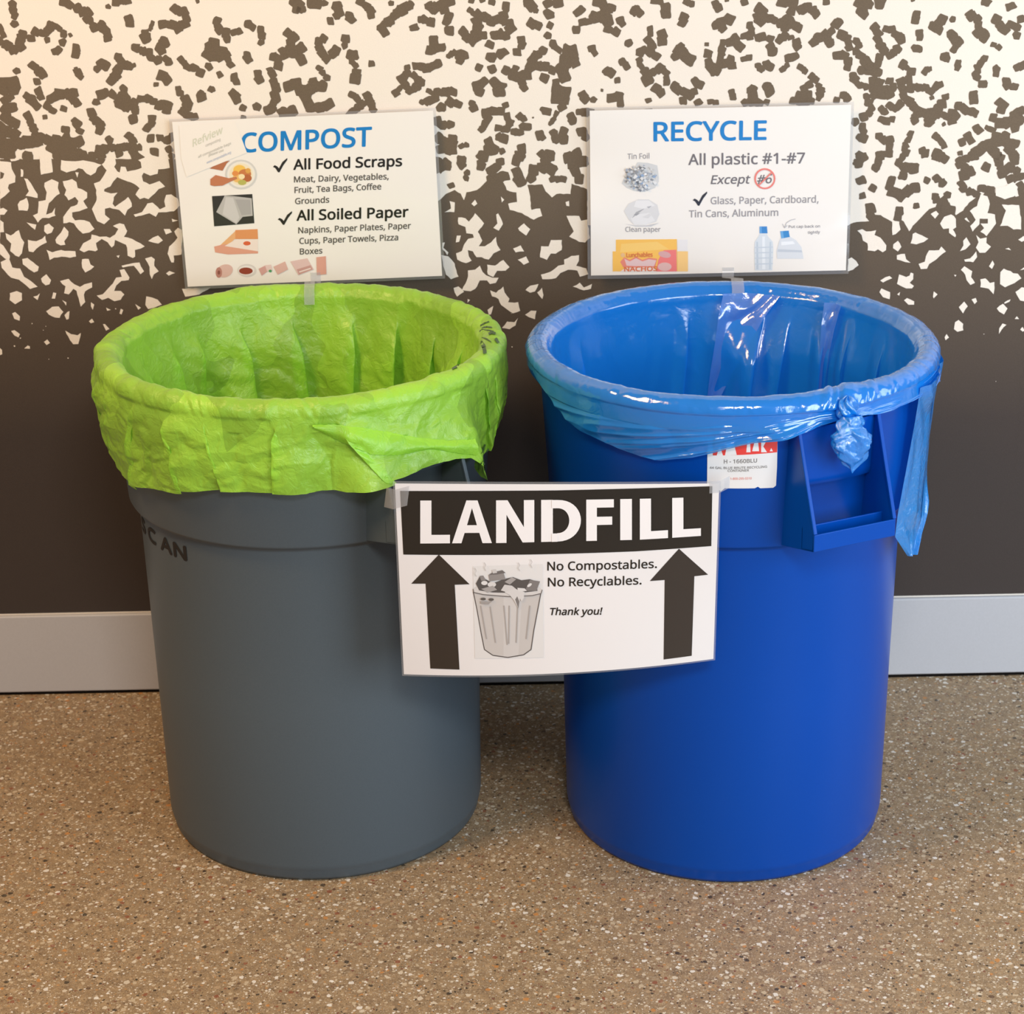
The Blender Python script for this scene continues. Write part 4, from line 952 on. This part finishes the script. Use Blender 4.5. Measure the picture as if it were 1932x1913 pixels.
S.text('picture_lettering', [('Lunchables', 1182, 485, 1231, 484, 8, .3, 0), ('NACHOS', 1178, 511.5, 1240, 510.5, 8, .5, 0)], mat('print_orange', 'd9744a', .45), rec, lift=0.0010)
def bottle(x0, x1, yt, yb, squash=0):
    c = (x0+x1)/2
    return c
bott = [([(1434, 439), (1446, 439), (1449, 446), (1458, 456), (1459, 470), (1457, 510), (1424, 510), (1423, 470), (1424, 456), (1431, 446)], 'd6dde3'), ([(1438, 446), (1443, 446), (1444, 508), (1438, 508)], 'e6ebef'), ([(1427, 456), (1430, 456), (1431, 508), (1427, 508)], 'c1ccd6'),
        ([(1452, 456), (1455, 456), (1454, 508), (1451, 508)], 'c3ced8'), ([(1433, 427), (1447, 427), (1448, 440), (1433, 440)], '3d86c9'), ([(1433, 427), (1437, 427), (1437, 440), (1433, 440)], '62a2db')]
for y in (466, 476, 486, 497): bott.append(([(1424, y), (1458, y-1), (1458, y+1), (1424, y+2)], 'c6d0da'))
S.shapes('printed_picture', bott, rec)
S.shapes('printed_picture', [([(1475, 446), (1490, 446), (1502, 453), (1512, 466), (1516, 488), (1466, 488), (1465, 474), (1470, 455)], 'd9dde2'), ([(1474, 456), (1496, 455), (1500, 460), (1474, 463)], 'eceff2'), ([(1468, 470), (1512, 472), (1514, 476), (1467, 475)], 'c3cad3'),
        ([(1472, 436), (1488, 435), (1490, 447), (1474, 450)], '3d8ac9'), ([(1472, 436), (1477, 436), (1479, 449), (1474, 450)], '6aa8dc')]
        + line_poly([(1501, 413), (1492, 415), (1484, 420), (1480, 428)], 1.0, 'b0aeb2') + line_poly([(1476, 422), (1480, 430), (1485, 425)], 1.0, 'b0aeb2'), rec)

# --- LANDFILL
tl, tr_, br, bl = at_y(745, 912, -.768), at_y(1357, 912, -.766), at_y(1346, 1243, -.760), at_y(762, 1272, -.762)
def s3(u, v):
    P = (tl*(1-u)+tr_*u)*(1-v)+(bl*(1-u)+br*u)*v
    return P+np.array([0, -1, 0])*4*u*(1-u)*(0.003+0.019*v)
land = thing('sign', tuple(s3(.5, 1)), 'large LANDFILL sign with black arrows hanging across the gap between both containers', 'sign')
sheet_grid('laminate', s3, -.006, 1.006, -.011, 1.010, lam, land, 0.0006)
sheet_grid('paper', s3, 0, 1, 0, 1, mat('laminated_paper_landfill', 'e9e4e2', 0.35, 0.4, coat=0.8, coat_rough=0.1), land, 0.0, 40)
S = Sheet(s3, [(745, 912), (1357, 912), (1346, 1243), (762, 1272)], seg=0.04)
S.shapes('banner', [([(755, 926), (1050, 925), (1344, 917), (1342, 1030), (1200, 1040), (1000, 1046), (761, 1046)], '1b1713')], land)
lw = mat('print_white', 'efeae8', 0.4, 0.4, coat=0.5)
# heavy capitals drawn as strokes
def glyph(ch, x, w, yb, yt, sw):
    """list of polygons in photo measure; yb, yt functions of x give the baseline and top"""
    def P(a, b_): X = x+a*w; return (X, yb(X)+(yt(X)-yb(X))*b_)
    H = 78.0; s = sw/w; t = 15.5/H
    if ch == 'L': return [[P(0, 0), P(0, 1), P(s, 1), P(s, t), P(1, t), P(1, 0)]]
    if ch == 'I': return [[P(0, 0), P(0, 1), P(1, 1), P(1, 0)]]
    if ch == 'F': return [[P(0, 0), P(0, 1), P(1, 1), P(1, 1-t), P(s, 1-t), P(s, .58), P(.94, .58), P(.94, .58-t), P(s, .58-t), P(s, 0)]]
    if ch == 'N': return [[P(0, 0), P(0, 1), P(s*1.08, 1), P(1-s*.98, .36), P(1-s*.98, 1), P(1, 1), P(1, 0), P(1-s*1.1, 0), P(s*.98, .66), P(s*.98, 0)]]
    if ch == 'A':
        return [[P(0, 0), P(.36, 1), P(.50, 1), P(.50, .82), P(.375, .42), P(.50, .42), P(.50, .24), P(.315, .24), P(.235, 0)],
                [P(.50, 1), P(.64, 1), P(1, 0), P(.765, 0), P(.685, .24), P(.50, .24), P(.50, .42), P(.625, .42), P(.50, .82)]]
    if ch == 'D':
        out = [[P(0, 0), P(0, 1), P(s, 1), P(s, 0)]]
        n = 18
        for i in range(n):
            def pt(k, inner_):
                a = -math.pi/2+math.pi*k/n
                cx = .40
                rx, ry = (1-cx, .5) if not inner_ else (1-cx-s, .5-t)
                return P(cx+rx*math.cos(a)*(abs(math.cos(a))**-.12 if abs(math.cos(a)) > .01 else 1), .5+ry*math.sin(a))
            out.append([pt(i, 0), pt(i+1, 0), pt(i+1, 1), pt(i, 1)])
        out.append([P(s*.9, 0), P(.41, 0), P(.41, t), P(s*.9, t)]); out.append([P(s*.9, 1-t), P(.41, 1-t), P(.41, 1), P(s*.9, 1)])
        return out
yb = lambda X: np.interp(X, [790, 950, 1100, 1220, 1320], [1025, 1024, 1020, 1017, 1010])
yt = lambda X: np.interp(X, [790, 950, 1100, 1220, 1320], [944, 943.5, 942, 940, 937])
gl = []
for ch, x0, x1, sw in (('L', 793, 849, 21), ('A', 853, 928, 20), ('N', 936, 1008, 20), ('D', 1021, 1096, 22), ('F', 1106, 1158, 20), ('I', 1170, 1192, 22), ('L', 1207, 1260, 21), ('L', 1268, 1322, 21)):
    gl += [(p, 'efeae8') for p in glyph(ch, x0, x1-x0, yb, yt, sw)]
S.shapes('heading', gl, land, lift=0.0007)
S.shapes('printed_arrow', [([(828, 1046), (886, 1102), (858, 1103), (867, 1263), (812, 1261), (803, 1101), (776, 1101)], '2f2721')], land)
S.shapes('printed_arrow', [([(1281, 1035), (1336, 1084), (1310, 1087), (1305, 1237), (1252, 1244), (1254, 1094), (1226, 1096)], '2f2824')], land)
S.text('lettering', [('No Compostables.', 1033, 1076, 1239, 1071, 16, .4, 0), ('No Recyclables.', 1034, 1106, 1210, 1102, 16, .4, 0)], ink, land, lift=0.0005)
S.text('italic_lettering', [('Thank you!', 1036, 1160, 1134, 1159, 13, .45, .2)], ink, land, lift=0.0005)
# printed drawing of a heaped metal can
cn = [([(892, 1068), (1024, 1064), (1026, 1240), (896, 1242)], 'dfdbd8'),
      ([(893, 1118), (1021, 1115), (1008, 1190), (1003, 1226), (990, 1234), (960, 1239), (930, 1236), (914, 1226)], 'c6bfba'),
      ([(950, 1120), (985, 1122), (978, 1239), (950, 1239)], 'cdc7c3')]
for pts, w_ in (([(893, 1116), (900, 1150), (908, 1195), (914, 1225), (930, 1236), (958, 1240), (988, 1235), (1002, 1225), (1007, 1190), (1021, 1116)], 1.8),): cn += line_poly(pts, w_, '5a5350')
for x0, x1, y0, y1 in ((907, 918, 1142, 1205), (925, 935, 1144, 1212), (951, 957, 1142, 1216), (961, 960, 1142, 1214), (977, 974, 1142, 1212), (1000, 993, 1142, 1205)):
    cn += line_poly([(x0, y0), (x1, y1)], 2.4, 'a9a19c')
cn += [([(893, 1110), (905, 1104), (1015, 1104), (1023, 1112), (1020, 1120), (1004, 1124), (960, 1124), (912, 1121), (893, 1116)], 'd2ccc8')]
cn += line_poly([(893, 1111), (894, 1117), (912, 1121), (960, 1125), (1004, 1123), (1021, 1119), (1023, 1112)], 1.6, '6a6360')
cn += [([(898, 1100), (906, 1086), (922, 1095), (930, 1100), (950, 1092), (968, 1088), (984, 1094), (1000, 1092), (1012, 1096), (1014, 1114), (980, 1118), (930, 1117), (904, 1113)], '55504e'),
       ([(922, 1084), (950, 1079), (954, 1092), (924, 1096)], '8f8986'), ([(922, 1084), (930, 1079), (948, 1075), (954, 1080), (938, 1083)], '6c6664'), ([(928, 1075), (936, 1073), (938, 1080), (930, 1081)], 'c9c4c1'),
       ([(905, 1086), (912, 1085), (917, 1094), (908, 1095)], '8a8481'), (ell(914, 1099, 6, 4), 'dedad7'), (ell(928, 1102, 8, 5), 'd6d1ce'), ([(952, 1097), (966, 1088), (974, 1092), (962, 1102)], 'a39d9a'),
       ([(990, 1114), (1000, 1093), (1019, 1096), (1012, 1114)], '7c7674'), (ell(999, 1103, 5, 2.5, rot=-35), 'dcd8d5'), ([(908, 1110), (930, 1104), (938, 1112), (920, 1117)], 'a49e9b'), ([(945, 1113), (952, 1102), (966, 1104), (976, 1112), (962, 1118)], 'cfcac7'),
       ([(952, 1116), (972, 1110), (990, 1116), (988, 1128), (984, 1134), (981, 1128), (978, 1147), (970, 1132), (962, 1122)], 'd4cfcc'), ([(972, 1130), (976, 1124), (980, 1134), (978, 1147)], '7b7572'), ([(976, 1108), (990, 1109), (994, 1114), (978, 1115)], 'd9d5d2')]
cn += [(ell(912, 1129, 5, 2.5), '5a5552'), (ell(927, 1130, 5, 2.5), '5a5552'), ([(907, 1133), (924, 1134), (930, 1132), (922, 1139), (907, 1138)], '9d9794')]
for x, y in ((914, 1060), (978, 1060), (1001, 1054), (896, 1070)): cn += line_poly([(x, y), (x+3, y+5), (x, y+10), (x+3, y+16)], 1.1, 'c2bdba')
S.shapes('printed_picture', cn, land, lift=0.00045)

# --- tapes
def ribbon(name, pts, width, m, parent, wdir=(1, 0, 0), label=None):
    pts = [np.array(p) for p in pts]; w = np.array(wdir)*width/2
    P = np.array([[p-w, p-w/3, p+w/3, p+w] for p in pts])
    o = grid_obj(name, P[:, ::-1], m, None)
    o.parent = parent; o.matrix_parent_inverse = Matrix.Translation(-Vector(parent.location))
    return o
def back_of_rim(c, x):  # points over the back of the rim going down inside the bag
    dx = x-c[0]
    return [(x, c[1]+math.sqrt(r*r-dx*dx), z) for r, z in ((.306, .8035), (.2917, .8075), (.272, .797), (.266, .775))]
tx = at_y(585, 540, -.13)[0]
b0 = s1(.49, 1.0)
ribbon('tape', [b0+np.array([tx-b0[0], -.0012, .016]), np.array([tx, b0[1]-.001, b0[2]-.006])]+back_of_rim(GREY, tx), .017, tape_m, comp)
tx = at_y(1386, 535, -.13)[0]
b0 = s2(.55, 1.0)
ribbon('tape', [b0+np.array([tx-b0[0], -.0012, .010]), np.array([tx, b0[1]-.001, b0[2]-.008])]+back_of_rim(BLUE, tx), .020, tape_m, rec)
a_, b_, c_ = s3(.04, .06), s3(-.004, .08), s3(-.035, .10)
ribbon('tape', [a_+np.array([0, -.0012, 0]), b_+np.array([0, -.001, 0]), c_+np.array([0, .022, 0])], .030, tape_m, land, (0.15, 0, .98))
a_, b_, c_ = s3(.97, .02), s3(1.004, .015), s3(1.035, .01)
ribbon('tape', [a_+np.array([0, -.0012, 0]), b_+np.array([0, -.001, 0]), c_+np.array([0, .012, 0])], .018, tape_m, land, (0, 0, 1))

# --- sticker on the blue container
def cyl_surf(c, R0, phi0, phi1, z1, z0_):
    def f(u, v):
        a = math.radians(phi0+(phi1-phi0)*u); z = z1+(z0_-z1)*v; r = (R0(z) if callable(R0) else R0)
        return np.array([c[0]+r*math.cos(a), c[1]+r*math.sin(a), z])
    return f
s4 = cyl_surf(BLUE, lambda z: float(collar_r(z))+.0006, -102.2, -82.6, .742, .667)
def put(o, par):
    o.parent = par; o.matrix_parent_inverse = Matrix.Translation(-Vector(par.location)); return o
S = Sheet(s4, [(1333, 830), (1466, 826), (1463, 920), (1334, 918)], seg=0.05)
st = S.shapes('sticker', [([(1335, 828), (1467, 828), (1466, 880), (1464, 916), (1459, 920), (1434, 921), (1430, 918), (1424, 921), (1367, 921), (1360, 927), (1352, 921), (1334, 918)], 'eceae8')], blue_can, lift=0.0002)
def sub(o):
    for q in (o if isinstance(o, list) else [o]):
        q.parent = st; q.matrix_parent_inverse = Matrix.Identity(4)
sub(S.shapes('red_band', [([(1345, 828), (1467, 828), (1466, 853), (1345, 859)], 'e9403c')]+[(p, 'eceae8') for p in (
    [(1352, 860), (1358, 840), (1364, 859)], [(1368, 859), (1372, 836), (1385, 838), (1390, 858)], [(1410, 831), (1415, 831), (1416, 853), (1408, 853)], [(1419, 851), (1424, 831), (1430, 831), (1432, 851)],
    [(1436, 831), (1446, 831), (1440, 842), (1447, 853), (1436, 853)], [(1452, 851), (1455, 845), (1458, 851)])], blue_can, lift=0.0004))
sub(S.text('sticker_lettering', [('H - 1660BLU', 1366, 874, 1428, 872, 7, .3, 0), ('44 GAL BLUE BRUTE RECYCLING', 1339, 884, 1447, 882, 4, .2, 0), ('CONTAINER', 1373, 890, 1413, 889, 4, .2, 0)], grey_ink, blue_can, lift=0.0004))
sub(S.text('sticker_red_lettering', [('1-800-295-5510', 1378, 905, 1418, 904, 4, .2, 0)], mat('print_pink', 'e8a59c', .5), blue_can, lift=0.0004))

# --- stencilled letters on the grey container
s5 = cyl_surf(GREY, lambda z: float(collar_r(z))+.0005, -168, -125, .56, .50)
S = Sheet(s5, None)
H, B = cap_height()
stv, stf = [], []
for chs, p0, p1 in (('S', -163.5, -157.5), ('C', -154.0, -147.3), ('A', -143.6, -137.0), ('N', -137.8+2.2, -129.5)):
    V, T = text_tris(chs); xa, xb = V[:, 0].min(), V[:, 0].max()
    for kk, (ox, oz) in enumerate([(0, 0), (.35, 0), (-.35, 0), (0, .0016), (0, -.0016), (.25, .0011), (-.25, -.0011)]):
        n0 = len(stv)
        for x, y in V:
            t = (x-xa)/(xb-xa); a = math.radians(p0+(p1-p0)*t+ox); z = 0.5245+(y-B)/H*.0215+oz
            r = collar_r(z)+.0006+kk*.00002; stv.append((r*math.cos(a), r*math.sin(a), z))
        stf.extend(tuple(i+n0 for i in q) for q in T)
mesh_obj('stencil_lettering', stv, stf, mat('stencil_black', '1c1713', .6), grey_can)
